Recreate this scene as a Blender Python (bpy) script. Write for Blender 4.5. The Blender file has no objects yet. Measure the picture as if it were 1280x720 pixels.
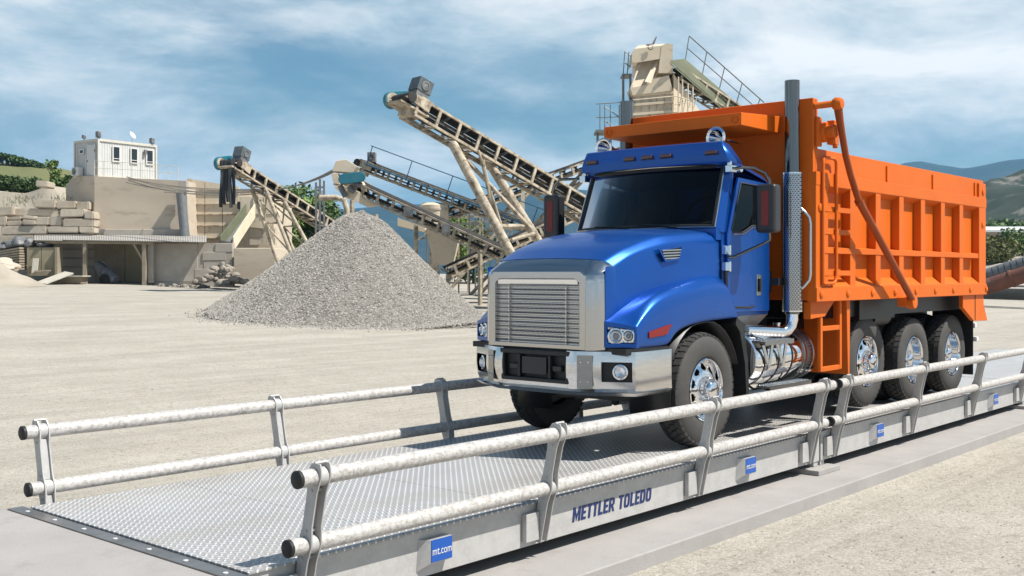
import bpy, bmesh, math, random
from mathutils import Vector as V, noise as NZ
random.seed(7)
sc = bpy.context.scene
COL = sc.collection

# ------------------------------------------------------------------ camera
FPX = 1360.0; HORIZON = 342.0
YAW = math.atan((1825.0 - 640.0) / FPX)          # angle of the weighbridge axis from the view axis
CAM = V((0, 0, 2.25))
FW = V((math.cos(YAW), math.sin(YAW), 0)); RT = V((math.sin(YAW), -math.cos(YAW), 0)); UP = V((0, 0, 1))
cd = bpy.data.cameras.new('camera'); cam = bpy.data.objects.new('camera', cd); COL.objects.link(cam)
cd.sensor_width = 36.0; cd.lens = FPX * 36.0 / 1280.0
cd.shift_y = (HORIZON - 360.0) / 1280.0
cd.clip_start = 0.1; cd.clip_end = 20000
cam.location = CAM; cam.rotation_euler = (math.radians(90), 0, YAW - math.radians(90))
sc.camera = cam
sc.render.resolution_x = 1024; sc.render.resolution_y = 576

# ------------------------------------------------------------------ light
SUN = V((0.226, -0.518, 0.825)).normalized()     # towards the sun
w = bpy.data.worlds.new('World'); sc.world = w; w.use_nodes = True
nt = w.node_tree; nt.nodes.clear()
def N(nt, t, **k):
    n = nt.nodes.new(t)
    for a, b in k.items(): setattr(n, a, b)
    return n
def L(nt, a, b): nt.links.new(a, b)
out = N(nt, 'ShaderNodeOutputWorld'); bg = N(nt, 'ShaderNodeBackground'); bg.inputs['Strength'].default_value = 0.056
sky = N(nt, 'ShaderNodeTexSky', sky_type='NISHITA', sun_disc=False)
sky.sun_elevation = math.asin(SUN.z); sky.sun_rotation = math.atan2(SUN.x, SUN.y)
sky.air_density = 1.2; sky.dust_density = 0.6; sky.ozone_density = 2.5
tc = N(nt, 'ShaderNodeTexCoord')
SKYOFF = (7.1, 3.4, 5)
sep = N(nt, 'ShaderNodeSeparateXYZ'); L(nt, tc.outputs['Generated'], sep.inputs[0])
def M(nt, op, a, b=None, c=None):
    n = N(nt, 'ShaderNodeMath', operation=op)
    for i, x in enumerate((a, b, c)):
        if x is None: continue
        if isinstance(x, (int, float)): n.inputs[i].default_value = x
        else: L(nt, x, n.inputs[i])
    return n.outputs[0]
zz = M(nt, 'ADD', M(nt, 'MAXIMUM', sep.outputs[2], 0.0), 0.16)
cx = M(nt, 'DIVIDE', sep.outputs[0], zz); cy = M(nt, 'DIVIDE', sep.outputs[1], zz)
comb = N(nt, 'ShaderNodeCombineXYZ'); L(nt, cx, comb.inputs[0]); L(nt, cy, comb.inputs[1]); comb.inputs[2].default_value = 3.7
def noise(nt, vec, scale, detail=6, rough=.55, dist=0.0):
    n = N(nt, 'ShaderNodeTexNoise'); n.inputs['Scale'].default_value = scale; n.inputs['Detail'].default_value = detail
    n.inputs['Roughness'].default_value = rough; n.inputs['Distortion'].default_value = dist
    if vec is not None: L(nt, vec, n.inputs['Vector'])
    return n.outputs['Fac']
def ramp(nt, fac, stops):
    r = N(nt, 'ShaderNodeValToRGB'); L(nt, fac, r.inputs[0]); e = r.color_ramp.elements
    while len(e) < len(stops): e.new(0.5)
    for k, (p, c) in zip(e, stops):
        k.position = p; k.color = (c, c, c, 1) if isinstance(c, (int, float)) else (*c, 1)
    return r.outputs[0]
def mix(nt, fac, a, b, bt='MIX'):
    n = N(nt, 'ShaderNodeMix', data_type='RGBA', blend_type=bt)
    for i, x in ((0, fac), (6, a), (7, b)):
        if isinstance(x, (int, float)): n.inputs[i].default_value = x if i == 0 else (x, x, x, 1)
        elif isinstance(x, tuple): n.inputs[i].default_value = (*x, 1)
        else: L(nt, x, n.inputs[i])
    return n.outputs[2]
mp0 = N(nt, 'ShaderNodeMapping'); mp0.inputs['Location'].default_value = SKYOFF; mp0.inputs['Scale'].default_value = (1.0, 1.0, 3.0); L(nt, tc.outputs['Generated'], mp0.inputs[0]); cv = mp0.outputs[0]
big = noise(nt, cv, 2.5, 10, .52, .15)
fine = noise(nt, cv, 7.5, 9, .58, .2)
thin = N(nt, 'ShaderNodeMapRange'); L(nt, sep.outputs[2], thin.inputs[0]); thin.inputs[1].default_value = .2; thin.inputs[2].default_value = .6; thin.inputs[3].default_value = 1.0; thin.inputs[4].default_value = .10
msk = ramp(nt, M(nt, 'ADD', M(nt, 'MULTIPLY', big, .76), M(nt, 'MULTIPLY', fine, .24)), [(.36, 0.12), (.425, .55), (.475, .92), (.54, 1.0)])
msk = M(nt, 'MULTIPLY', msk, thin.outputs[0])
cshade = M(nt, 'ADD', M(nt, 'MULTIPLY', noise(nt, cv, 4.6, 11, .64, .25), .62), M(nt, 'MULTIPLY', big, .38))
ccol = ramp(nt, cshade, [(.39, (4.2, 6.0, 7.4)), (.465, (6.6, 8.1, 9.1)), (.53, (9.6, 10.4, 10.9)), (.60, (12.2, 12.4, 12.5))])
skyc = mix(nt, 1.0, sky.outputs[0], (.64, .92, 1.0), 'MULTIPLY')
L(nt, mix(nt, msk, skyc, ccol), bg.inputs['Color'])
L(nt, bg.outputs[0], out.inputs[0])
sd = bpy.data.lights.new('sun', 'SUN'); sd.energy = 5.0; sd.angle = math.radians(.5); sd.color = (1.0, .955, .88)
so = bpy.data.objects.new('sun', sd); COL.objects.link(so); so.rotation_euler = SUN.to_track_quat('Z', 'Y').to_euler(); so.location = (0, 0, 60)
vs = sc.view_settings; vs.view_transform = 'Standard'; vs.look = 'None'; vs.exposure = 0.62; vs.gamma = 1.0; vs.use_curve_mapping = False

# ------------------------------------------------------------------ materials
MATS = {}
def mat(name, c1, c2=None, scale=4.0, rough=.6, metal=0.0, bump=0.0, bscale=None, detail=6, stretch=(1, 1, 1), lo=.35, hi=.65,
        coat=0.0, c3=None, s3=1.0, lo3=.5, hi3=.7, rough2=None, coords='world', spec=.5, ani=0):
    q = .70 if metal < .3 else 1.0
    c1 = tuple(x * q for x in c1); c2 = tuple(x * q for x in c2) if c2 else None; c3 = tuple(x * q for x in c3) if c3 else None
    m = bpy.data.materials.new(name); m.use_nodes = True; t = m.node_tree; b = t.nodes['Principled BSDF']
    b.inputs['Roughness'].default_value = rough; b.inputs['Metallic'].default_value = metal
    b.inputs['Coat Weight'].default_value = coat; b.inputs['Coat Roughness'].default_value = .04
    b.inputs['Specular IOR Level'].default_value = spec; b.inputs['Base Color'].default_value = (*c1, 1)
    if coords == 'world':
        g = N(t, 'ShaderNodeNewGeometry').outputs['Position']
    else:
        g = N(t, 'ShaderNodeTexCoord').outputs['Object']
    mp = N(t, 'ShaderNodeMapping'); mp.inputs['Scale'].default_value = stretch; L(t, g, mp.inputs[0]); vec = mp.outputs[0]
    if c2:
        f = noise(t, vec, scale, detail, .6)
        col = mix(t, ramp(t, f, [(lo, 0.0), (hi, 1.0)]), c1, c2)
        if c3:
            f3 = noise(t, vec, s3, 7, .65); col = mix(t, ramp(t, f3, [(lo3, 0.0), (hi3, 1.0)]), col, c3)
        L(t, col, b.inputs['Base Color'])
        if rough2 is not None:
            r = N(t, 'ShaderNodeMapRange'); L(t, f, r.inputs[0]); r.inputs[1].default_value = lo; r.inputs[2].default_value = hi
            r.inputs[3].default_value = rough; r.inputs[4].default_value = rough2; L(t, r.outputs[0], b.inputs['Roughness'])
    if bump:
        bn = N(t, 'ShaderNodeBump'); bn.inputs['Strength'].default_value = min(1, bump); bn.inputs['Distance'].default_value = .02 if bump <= 1 else .02 * bump
        L(t, noise(t, vec, bscale or scale * 3, 6, .65), bn.inputs['Height']); L(t, bn.outputs[0], b.inputs['Normal'])
    MATS[name] = m
    return m
mat('sand', (.565, .525, .455), (.495, .46, .395), .9, .95, bump=.9, bscale=38, c3=(.35, .32, .265), s3=9, lo3=.54, hi3=.72)
mat('concrete', (.46, .435, .415), (.41, .385, .37), 1.6, .9, bump=.25, bscale=60, c3=(.36, .335, .32), s3=5, lo3=.55, hi3=.8)
mat('galv', (.72, .685, .645), (.44, .41, .385), 24, .48, .1, bump=.25, bscale=30, lo=.42, hi=.58, c3=(.70, .68, .65), s3=70, lo3=.5, hi3=.6)
mat('galv_grey', (.63, .615, .595), (.56, .545, .53), 6, .45, .15, lo=.4, hi=.6, c3=(.67, .655, .635), s3=35, lo3=.5, hi3=.7)
mat('dark_strip', (.16, .155, .15), (.24, .235, .23), 5, .32, .7)
mat('rubber', (.012, .012, .012), (.02, .02, .02), 20, .6)
mat('arm_brown', (.40, .08, .013), (.36, .07, .012), 5, .5, spec=.3)
mat('orange', (.86, .178, .015), (.79, .16, .013), 1.3, .5, spec=.2, c3=(.70, .19, .035), s3=2.4, lo3=.56, hi3=.85, bump=.03, bscale=12)
mat('blue', (.002, .070, .33), (.003, .078, .36), 2, .33, .6, coat=.25)
mat('chrome', (.82, .82, .83), None, rough=.06, metal=1)
mat('chrome_dark', (.17, .17, .168), None, rough=.10, metal=1)
mat('brushed', (.60, .59, .58), (.55, .54, .53), 8, .20, 1.0, stretch=(1, 1, 14), rough2=.27)
mat('bumper_metal', (.74, .73, .72), (.68, .67, .66), 6, .17, 1.0, stretch=(1, 1, 10), rough2=.24)
mat('surround', (.50, .495, .49), None, rough=.15, metal=1)
mat('brushed_dark', (.30, .295, .29), (.36, .355, .35), 8, .34, 1.0, stretch=(1, 1, 14))
mat('black_plastic', (.014, .014, .015), (.022, .022, .022), 14, .5)
mat('housing', (.035, .036, .038), (.028, .028, .03), 30, .42)
mat('tyre_side', (.070, .066, .062), (.085, .08, .075), 3, .8, c3=(.11, .10, .088), s3=14, lo3=.55, hi3=.8, coords='o')
mat('tyre_tread', (.036, .034, .033), (.05, .047, .043), 12, .85, coords='o')
mat('frame_black', (.010, .010, .011), None, rough=.45)
mat('interior', (.11, .115, .13), (.08, .085, .1), 8, .8)
mat('seat', (.30, .26, .26), (.24, .2, .2), 8, .8)
mat('red_lens', (.26, .012, .008), None, rough=.25, coat=.2, spec=.3, lo=.45, hi=.55)
mat('amber_lens', (.10, .016, .006), (.07, .012, .005), 60, .2, coat=1)
mat('sign_blue', (.012, .11, .50), None, rough=.35)
mat('sign_white', (.85, .85, .85), None, rough=.4)
mat('letter_blue', (.010, .028, .14), None, rough=.5)
mat('cream', (.92, .79, .60), (.82, .69, .51), .8, .8, bump=.1, bscale=9, c3=(.36, .27, .18), s3=2.2, lo3=.58, hi3=.8)
mat('cream_dusty', (.80, .69, .54), (.68, .575, .44), 1.4, .85, bump=.1, bscale=9, c3=(.27, .20, .14), s3=3.5, lo3=.55, hi3=.78)
mat('truss', (.74, .635, .49), (.50, .42, .315), 2.6, .8, c3=(.17, .12, .075), s3=3.2, lo3=.47, hi3=.68)
mat('belt', (.022, .021, .020), (.05, .046, .04), 3, .8)
mat('curtain', (.016, .022, .03), (.24, .24, .23), 2.2, .75, stretch=(1.6, 1.6, .22), lo=.52, hi=.64)
mat('teal', (.02, .19, .27), (.03, .23, .31), 2, .5, c3=(.20, .24, .24), s3=3, lo3=.6, hi3=.8)
mat('motor', (.16, .20, .21), (.10, .12, .13), 3, .55)
mat('steel_blue', (.03, .11, .19), None, rough=.5)
mat('steel_grey', (.28, .30, .31), (.22, .23, .24), 4, .5, .2)
mat('walk', (.22, .24, .15), (.18, .19, .12), 1.2, .8)
mat('wall_concrete', (.78, .665, .53), (.66, .555, .435), .28, .92, bump=.3, bscale=4, stretch=(.7, .7, 2.2), c3=(.45, .37, .285), s3=.8, lo3=.54, hi3=.8)
mat('wall_grey', (.62, .56, .48), (.50, .445, .38), .7, .95, bump=.4, bscale=5, c3=(.68, .62, .54), s3=.5, lo3=.5, hi3=.75)
mat('stone', (.72, .635, .51), (.60, .515, .41), 1.1, .95, bump=.6, bscale=6, c3=(.34, .29, .23), s3=4, lo3=.55, hi3=.8)
mat('rock', (.40, .355, .30), (.31, .27, .225), 1.6, .95, bump=.6, bscale=9)
mat('white_panel', (.74, .755, .74), (.68, .69, .67), 1.4, .6, c3=(.55, .52, .44), s3=2, lo3=.6, hi3=.85)
mat('white_frame', (.78, .76, .69), (.68, .64, .55), 1.8, .6)
mat('white_door', (.82, .81, .77), None, rough=.55)
mat('glass_dark', (.02, .026, .032), None, rough=.06, spec=.8)
mat('roof_sheet', (.46, .44, .41), (.36, .335, .30), .9, .75, c3=(.27, .23, .19), s3=2, lo3=.55, hi3=.8)
mat('timber', (.42, .36, .27), (.34, .28, .20), 2, .85)
mat('cupboard', (.42, .37, .25), (.37, .32, .21), 2, .8)
mat('board', (.66, .62, .53), (.58, .54, .45), 2, .85)
mat('scrap', (.10, .105, .11), (.22, .22, .22), 3, .6, .3)
mat('gravel', (.36, .325, .285), (.19, .172, .15), 14, .95, bump=1.0, bscale=22, c3=(.52, .495, .46), s3=11, lo3=.58, hi3=.66)
mat('bank', (.52, .465, .38), (.42, .37, .29), .5, .97, bump=.8, bscale=3, c3=(.24, .24, .13), s3=.35, lo3=.58, hi3=.72)
mat('meadow', (.26, .22, .105), (.17, .18, .065), .022, 1.0, bump=.3, bscale=1.5, c3=(.08, .12, .035), s3=.05, lo3=.56, hi3=.72)
mat('hill_right', (.016, .036, .018), (.045, .06, .035), .07, 1.0, bump=1.0, bscale=.5, c3=(.24, .22, .19), s3=.035, lo3=.54, hi3=.62)
mat('mountain', (.006, .032, .042), (.011, .043, .05), .006, 1.0, bump=.5, bscale=.03, c3=(.022, .05, .045), s3=.002, lo3=.5, hi3=.7)  # forest tone with some of the blue distance haze painted into it
for k, c in enumerate(((.085, .15, .034), (.14, .22, .045), (.06, .11, .03))): mat('leaf%d' % k, c, tuple(x * 1.4 for x in c), .8, .7)
mat('bark', (.12, .09, .065), None, rough=.9)
mat('rust', (.24, .095, .06), (.17, .065, .045), 1.2, .75, c3=(.34, .29, .24), s3=.8, lo3=.6, hi3=.8)
mat('dry_grass', (.20, .20, .075), (.12, .15, .045), 2, .9)
mat('cable', (.34, .31, .27), None, rough=.7)
def node_mats():
    # yard: bands of compacted and loose dust lying across the yard, wheel tracks
    m = MATS['sand']; t = m.node_tree; b = t.nodes['Principled BSDF']; old = b.inputs['Base Color'].links[0].from_socket
    g = N(t, 'ShaderNodeNewGeometry').outputs['Position']; mp = N(t, 'ShaderNodeMapping'); mp.inputs['Rotation'].default_value = (0, 0, .85); mp.inputs['Scale'].default_value = (.10, .75, 1); L(t, g, mp.inputs[0])
    f = ramp(t, noise(t, mp.outputs[0], 1.0, 8, .62, .6), [(.36, 0.0), (.64, 1.0)])
    c = mix(t, f, mix(t, 1.0, old, (.93, .925, .915), 'MULTIPLY'), mix(t, 1.0, old, (1.10, 1.10, 1.10), 'MULTIPLY'))
    mp2 = N(t, 'ShaderNodeMapping'); mp2.inputs['Rotation'].default_value = (0, 0, .70); mp2.inputs['Scale'].default_value = (.03, 2.4, 1); L(t, g, mp2.inputs[0])
    f2 = ramp(t, noise(t, mp2.outputs[0], 1.0, 5, .6, 1.2), [(.55, 0.0), (.62, 1.0), (.66, .2)])
    c = mix(t, M(t, 'MULTIPLY', f2, .24), c, (.20, .18, .145))
    f3 = ramp(t, noise(t, g, 34, 4, .7), [(.34, 0.0), (.5, .5), (.66, 1.0)])
    c = mix(t, 1.0, c, mix(t, f3, (.72, .70, .67), (1.18, 1.18, 1.18)), 'MULTIPLY')
    L(t, c, b.inputs['Base Color'])
    # tread plate: raised lozenges, alternately turned
    m = bpy.data.materials.new('tread_plate'); m.use_nodes = True; t = m.node_tree; b = t.nodes['Principled BSDF']
    g = N(t, 'ShaderNodeNewGeometry').outputs['Position']; s = N(t, 'ShaderNodeSeparateXYZ'); L(t, g, s.inputs[0])
    P = 1 / .047
    u = M(t, 'MULTIPLY', M(t, 'ADD', s.outputs[0], s.outputs[1]), P * .7071); v = M(t, 'MULTIPLY', M(t, 'SUBTRACT', s.outputs[0], s.outputs[1]), P * .7071)
    fu = M(t, 'SUBTRACT', M(t, 'FRACT', u), .5); fv = M(t, 'SUBTRACT', M(t, 'FRACT', v), .5)
    par = M(t, 'MODULO', M(t, 'ABSOLUTE', M(t, 'ADD', M(t, 'FLOOR', u), M(t, 'FLOOR', v))), 2.0)
    def ell(a, bb): return M(t, 'ADD', M(t, 'POWER', M(t, 'ABSOLUTE', M(t, 'DIVIDE', a, .54)), 2.0), M(t, 'POWER', M(t, 'ABSOLUTE', M(t, 'DIVIDE', bb, .17)), 2.0))
    e = M(t, 'ADD', M(t, 'MULTIPLY', ell(fu, fv), par), M(t, 'MULTIPLY', ell(fv, fu), M(t, 'SUBTRACT', 1.0, par)))
    h = N(t, 'ShaderNodeMapRange'); L(t, e, h.inputs[0]); h.inputs[1].default_value = 1.25; h.inputs[2].default_value = .35
    bn = N(t, 'ShaderNodeBump'); bn.inputs['Strength'].default_value = 1; bn.inputs['Distance'].default_value = .004
    L(t, h.outputs[0], bn.inputs['Height']); L(t, bn.outputs[0], b.inputs['Normal'])
    base = mix(t, ramp(t, noise(t, g, 1.3, 6, .6), [(.35, 0.0), (.65, 1.0)]), (.30, .295, .295), (.345, .34, .338))
    mpd = N(t, 'ShaderNodeMapping'); mpd.inputs['Scale'].default_value = (.35, 1.6, 1); L(t, g, mpd.inputs[0])
    dirt = ramp(t, noise(t, mpd.outputs[0], 1.4, 8, .62, .4), [(.45, 0.0), (.72, 1.0)])
    L(t, mix(t, M(t, 'MULTIPLY', dirt, .55), mix(t, h.outputs[0], base, (.78, .775, .77)), (.33, .30, .255)), b.inputs['Base Color'])
    b.inputs['Metallic'].default_value = .2; b.inputs['Roughness'].default_value = .40
    MATS['tread_plate'] = m
    for nm, lo_, hi_ in (('pebble', (.15, .14, .122), (.44, .41, .37)), ('pebble_sand', (.20, .185, .155), (.42, .39, .335))):
        m = bpy.data.materials.new(nm); m.use_nodes = True; t = m.node_tree; b = t.nodes['Principled BSDF']; b.inputs['Roughness'].default_value = .95
        L(t, mix(t, N(t, 'ShaderNodeNewGeometry').outputs['Random Per Island'], lo_, hi_), b.inputs['Base Color']); MATS[nm] = m
    # perforated metal: fine holes over dark
    def perf(name, pitch, ax, hole, col, rough):
        m = bpy.data.materials.new(name); m.use_nodes = True; t = m.node_tree; b = t.nodes['Principled BSDF']
        g = N(t, 'ShaderNodeNewGeometry').outputs['Position']; s = N(t, 'ShaderNodeSeparateXYZ'); L(t, g, s.inputs[0])
        a = M(t, 'DIVIDE', s.outputs[ax], pitch); z = M(t, 'DIVIDE', s.outputs[2], pitch)
        a = M(t, 'ADD', a, M(t, 'MULTIPLY', M(t, 'MODULO', M(t, 'FLOOR', z), 2.0), .5))
        d = M(t, 'SQRT', M(t, 'ADD', M(t, 'POWER', M(t, 'ABSOLUTE', M(t, 'SUBTRACT', M(t, 'FRACT', a), .5)), 2.0), M(t, 'POWER', M(t, 'ABSOLUTE', M(t, 'SUBTRACT', M(t, 'FRACT', z), .5)), 2.0)))
        f = ramp(t, d, [(hole - .04, 0.0), (hole + .04, 1.0)])
        L(t, mix(t, f, (.01, .01, .01), col), b.inputs['Base Color']); L(t, f, b.inputs['Metallic'])
        b.inputs['Roughness'].default_value = rough
        MATS[name] = m
    perf('grille_mesh', .016, 1, .34, (.62, .61, .60), .28)
    perf('shield_mesh', .022, 1, .30, (.42, .42, .425), .14)
    # tinted glass
    for nm, tint in (('glass', (.14, .17, .20)), ('side_glass', (.07, .08, .09))):
        m = bpy.data.materials.new(nm); m.use_nodes = True; t = m.node_tree; t.nodes.clear()
        o = N(t, 'ShaderNodeOutputMaterial'); mx = N(t, 'ShaderNodeMixShader'); fr = N(t, 'ShaderNodeFresnel'); fr.inputs[0].default_value = 1.3
        tr = N(t, 'ShaderNodeBsdfTransparent'); tr.inputs[0].default_value = (*tint, 1)
        gl = N(t, 'ShaderNodeBsdfGlossy'); gl.inputs['Roughness'].default_value = .02
        L(t, fr.outputs[0], mx.inputs[0]); L(t, tr.outputs[0], mx.inputs[1]); L(t, gl.outputs[0], mx.inputs[2]); L(t, mx.outputs[0], o.inputs[0]); MATS[nm] = m
    m = bpy.data.materials.new('lens'); m.use_nodes = True; b = m.node_tree.nodes['Principled BSDF']
    b.inputs['Base Color'].default_value = (.9, .92, .95, 1); b.inputs['Roughness'].default_value = .05; b.inputs['Transmission Weight'].default_value = .8; b.inputs['IOR'].default_value = 1.3; MATS['lens'] = m
node_mats()

# ------------------------------------------------------------------ mesh helpers
ORG = {}
def tag(o, label, cat=None, group=None, kind=None):
    if label: o['label'] = label
    if cat: o['category'] = cat
    if group: o['group'] = group
    if kind: o['kind'] = kind
    return o
def thing(name, loc, label, cat, group=None):
    o = bpy.data.objects.new(name, None); COL.objects.link(o); o.location = loc; o.empty_display_size = .2
    ORG[o] = V(loc); return tag(o, label, cat, group)
def frame(d, up=UP):
    d = d.normalized(); s = d.cross(up)
    if s.length < 1e-4: s = d.cross(V((1, 0, 0)))
    s.normalize(); return d, s, s.cross(d).normalized()
class MB:
    def __init__(s): s.v = []; s.f = []
    def add(s, vs, fs):
        n = len(s.v); s.v += [V(p) for p in vs]; s.f += [tuple(i + n for i in f) for f in fs]; return s
    def bx(s, a, b):
        x0, y0, z0 = a; x1, y1, z1 = b
        return s.add([(x0, y0, z0), (x1, y0, z0), (x1, y1, z0), (x0, y1, z0), (x0, y0, z1), (x1, y0, z1), (x1, y1, z1), (x0, y1, z1)],
                     [(0, 3, 2, 1), (4, 5, 6, 7), (0, 1, 5, 4), (1, 2, 6, 5), (2, 3, 7, 6), (3, 0, 4, 7)])
    def obx(s, c, ax, sz):
        c = V(c); A, B, C = [V(a) * z * .5 for a, z in zip(ax, sz)]
        vs = [c + A * i + B * j + C * k for k in (-1, 1) for i, j in ((-1, -1), (1, -1), (1, 1), (-1, 1))]
        return s.add(vs, [(0, 3, 2, 1), (4, 5, 6, 7), (0, 1, 5, 4), (1, 2, 6, 5), (2, 3, 7, 6), (3, 0, 4, 7)])
    def beam(s, a, b, wd, h, up=UP):
        a = V(a); b = V(b); d, sd, u = frame(b - a, up); return s.obx((a + b) / 2, (d, sd, u), ((b - a).length, wd, h))
    def cyl(s, a, b, r, r2=None, n=16, caps=True):
        a = V(a); b = V(b); r2 = r if r2 is None else r2; d, sd, u = frame(b - a)
        vs = []
        for p, q in ((a, r), (b, r2)):
            for i in range(n):
                t = 2 * math.pi * i / n; vs.append(p + (sd * math.cos(t) + u * math.sin(t)) * q)
        fs = [(i, (i + 1) % n, n + (i + 1) % n, n + i) for i in range(n)]
        if caps: fs += [tuple(range(n - 1, -1, -1)), tuple(range(n, 2 * n))]
        return s.add(vs, fs)
    def tube(s, path, r, n=8, caps=True):
        path = [V(p) for p in path]; rs = r if isinstance(r, (list, tuple)) else [r] * len(path)
        rows = []; pu = None
        for i, p in enumerate(path):
            d = (path[min(i + 1, len(path) - 1)] - path[max(i - 1, 0)]).normalized()
            if pu is None: _, sd, u = frame(d)
            else:
                u = (pu - d * pu.dot(d)).normalized(); sd = d.cross(u)
            pu = u
            rows.append([p + (sd * math.cos(2 * math.pi * k / n) + u * math.sin(2 * math.pi * k / n)) * rs[i] for k in range(n)])
        s.grid(rows, closed=True)
        if caps:
            s.add(rows[0], [tuple(range(n))]); s.add(rows[-1], [tuple(range(n))])
        return s
    def grid(s, rows, closed=False):
        m = len(rows[0]); vs = [p for r in rows for p in r]; fs = []
        for i in range(len(rows) - 1):
            for j in range(m if closed else m - 1):
                fs.append((i * m + j, i * m + (j + 1) % m, (i + 1) * m + (j + 1) % m, (i + 1) * m + j))
        return s.add(vs, fs)
    def prism(s, pts, off):
        n = len(pts); off = V(off); a = [V(p) for p in pts]
        return s.add(a + [p + off for p in a], [tuple(range(n - 1, -1, -1)), tuple(range(n, 2 * n))] + [(i, (i + 1) % n, n + (i + 1) % n, n + i) for i in range(n)])
    def ring(s, outer, inner, off):
        n = len(outer); off = V(off); o = [V(p) for p in outer]; i_ = [V(p) for p in inner]
        vs = o + i_ + [p + off for p in o] + [p + off for p in i_]; fs = []
        for i in range(n):
            j = (i + 1) % n
            fs += [(i, j, n + j, n + i), (2 * n + i, 3 * n + i, 3 * n + j, 2 * n + j), (i, 2 * n + i, 2 * n + j, j), (n + i, n + j, 3 * n + j, 3 * n + i)]
        return s.add(vs, fs)
    def lathe(s, prof, c, ax, n=32, a0=0, a1=2 * math.pi):
        c = V(c); d, sd, u = frame(V(ax)); full = abs(a1 - a0 - 2 * math.pi) < 1e-6; m = n if full else n + 1
        rows = [[c + d * h + (sd * math.cos(a0 + (a1 - a0) * k / n) + u * math.sin(a0 + (a1 - a0) * k / n)) * r for k in range(m)] for r, h in prof]
        return s.grid(rows, closed=full)
    def rockish(s, c, r, seed, sub=2, sq=(1, 1, .75)):
        bm = bmesh.new(); bmesh.ops.create_icosphere(bm, subdivisions=sub, radius=1)
        o = V((seed * 3.7, seed * 1.3, seed * 7.1)); rz = random.random() * 6.28; cz, sz = math.cos(rz), math.sin(rz)
        vs = []
        for q in bm.verts:
            p = q.co * (1 + .55 * NZ.noise(q.co * .9 + o) + .2 * NZ.noise(q.co * 2.3 + o))
            p = V((p.x * sq[0] * r, p.y * sq[1] * r, p.z * sq[2] * r)); vs.append(V(c) + V((p.x * cz - p.y * sz, p.x * sz + p.y * cz, p.z)))
        fs = [tuple(x.index for x in f.verts) for f in bm.faces]; bm.free(); return s.add(vs, fs)
    def build(s, name, m, parent=None, smooth=40, bevel=0.0, kind=None, recalc=True, org=None, sub=0, solid=0, seg=2):
        o_ = ORG[parent] if parent is not None else (V(org) if org is not None else V((0, 0, 0)))
        me = bpy.data.meshes.new(name); me.from_pydata([p - o_ for p in s.v], [], s.f)
        if recalc:
            bm = bmesh.new(); bm.from_mesh(me); bmesh.ops.remove_doubles(bm, verts=bm.verts, dist=1e-5)
            bmesh.ops.recalc_face_normals(bm, faces=bm.faces); bm.to_mesh(me); bm.free()
        if smooth:
            me.polygons.foreach_set('use_smooth', [True] * len(me.polygons)); me.set_sharp_from_angle(angle=math.radians(smooth))
        me.materials.append(MATS[m])
        o = bpy.data.objects.new(name, me); COL.objects.link(o)
        if parent is not None: o.parent = parent
        elif org is not None: o.location = o_
        ORG[o] = o_
        if solid: q = o.modifiers.new('s', 'SOLIDIFY'); q.thickness = solid; q.offset = -1
        if sub: q = o.modifiers.new('u', 'SUBSURF'); q.levels = sub; q.render_levels = sub
        if bevel: q = o.modifiers.new('b', 'BEVEL'); q.width = bevel; q.segments = seg; q.limit_method = 'ANGLE'; q.angle_limit = math.radians(35); q.harden_normals = True
        if kind: o['kind'] = kind
        return o
def dup(o, off, parent=None):
    c = o.copy(); COL.objects.link(c); c.location = V(o.location) + V(off); c.parent = parent if parent is not None else o.parent
    ORG[c] = ORG.get(o, V((0, 0, 0))); return c
def dup_tree(root, loc, scale=None):
    r = root.copy(); COL.objects.link(r); r.location = loc
    if scale: r.scale = scale
    for ch in root.children:
        c = ch.copy(); COL.objects.link(c); c.parent = r
        for g in ch.children:
            d = g.copy(); COL.objects.link(d); d.parent = c
    return r
def text_mesh(name, body, size, m, parent, loc, rot, xs=1.0, shear=0.0, offset=0.0, ext=.001):
    cu = bpy.data.curves.new(name, 'FONT'); cu.body = body; cu.size = size; cu.shear = shear; cu.offset = offset; cu.extrude = ext; cu.align_x = 'CENTER'; cu.align_y = 'CENTER'
    t = bpy.data.objects.new(name + '_c', cu); COL.objects.link(t)
    dg = bpy.context.evaluated_depsgraph_get(); me = bpy.data.meshes.new_from_object(t.evaluated_get(dg))
    bpy.data.objects.remove(t); bpy.data.curves.remove(cu)
    me.materials.clear(); me.materials.append(MATS[m])
    o = bpy.data.objects.new(name, me); COL.objects.link(o)
    o.parent = parent; o.location = V(loc) - ORG[parent]; o.rotation_euler = rot; o.scale = (xs, 1, 1); ORG[o] = ORG[parent]; return o
def at(px, py, d):   # real point at depth d metres from the camera station along a sight line
    return CAM + FW * d + RT * ((px - 640.0) / FPX * d) + UP * ((HORIZON - py) / FPX * d)
def sstep(a, b, x):
    t = max(0., min(1., (x - a) / (b - a))); return t * t * (3 - 2 * t)

# ------------------------------------------------------------------ ground and terrain
GZ = -.07
def ground_z(x, y):
    s = max(0., y - 9.6); t = min(s, 62.)
    z = GZ + .033 * (t - 2.0 * (1 - math.exp(-t / 2.0))) if t > 0 else GZ
    if y > 9.0: z += .05 * NZ.noise(V((x * .12, y * .12, 0))) * sstep(9.5, 14, y)
    return z
def make_ground():
    def axis(lo, hi, fine0, fine1, st):
        a = []; q = fine0
        while q <= fine1: a.append(q); q += st
        q = fine1; s = st
        while q < hi: s *= 1.25; q += s; a.append(min(q, hi))
        q = fine0; s = st
        while q > lo: s *= 1.25; q -= s; a.insert(0, max(q, lo))
        return a
    xs = axis(-2600, 5200, -20, 90, 1.0); ys = axis(-2600, 5200, -4, 90, 1.0)
    mb = MB(); mb.grid([[(x, y, ground_z(x, y)) for x in xs] for y in ys])
    tag(mb.build('ground', 'sand', recalc=False), None, kind='structure')
make_ground()
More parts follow.
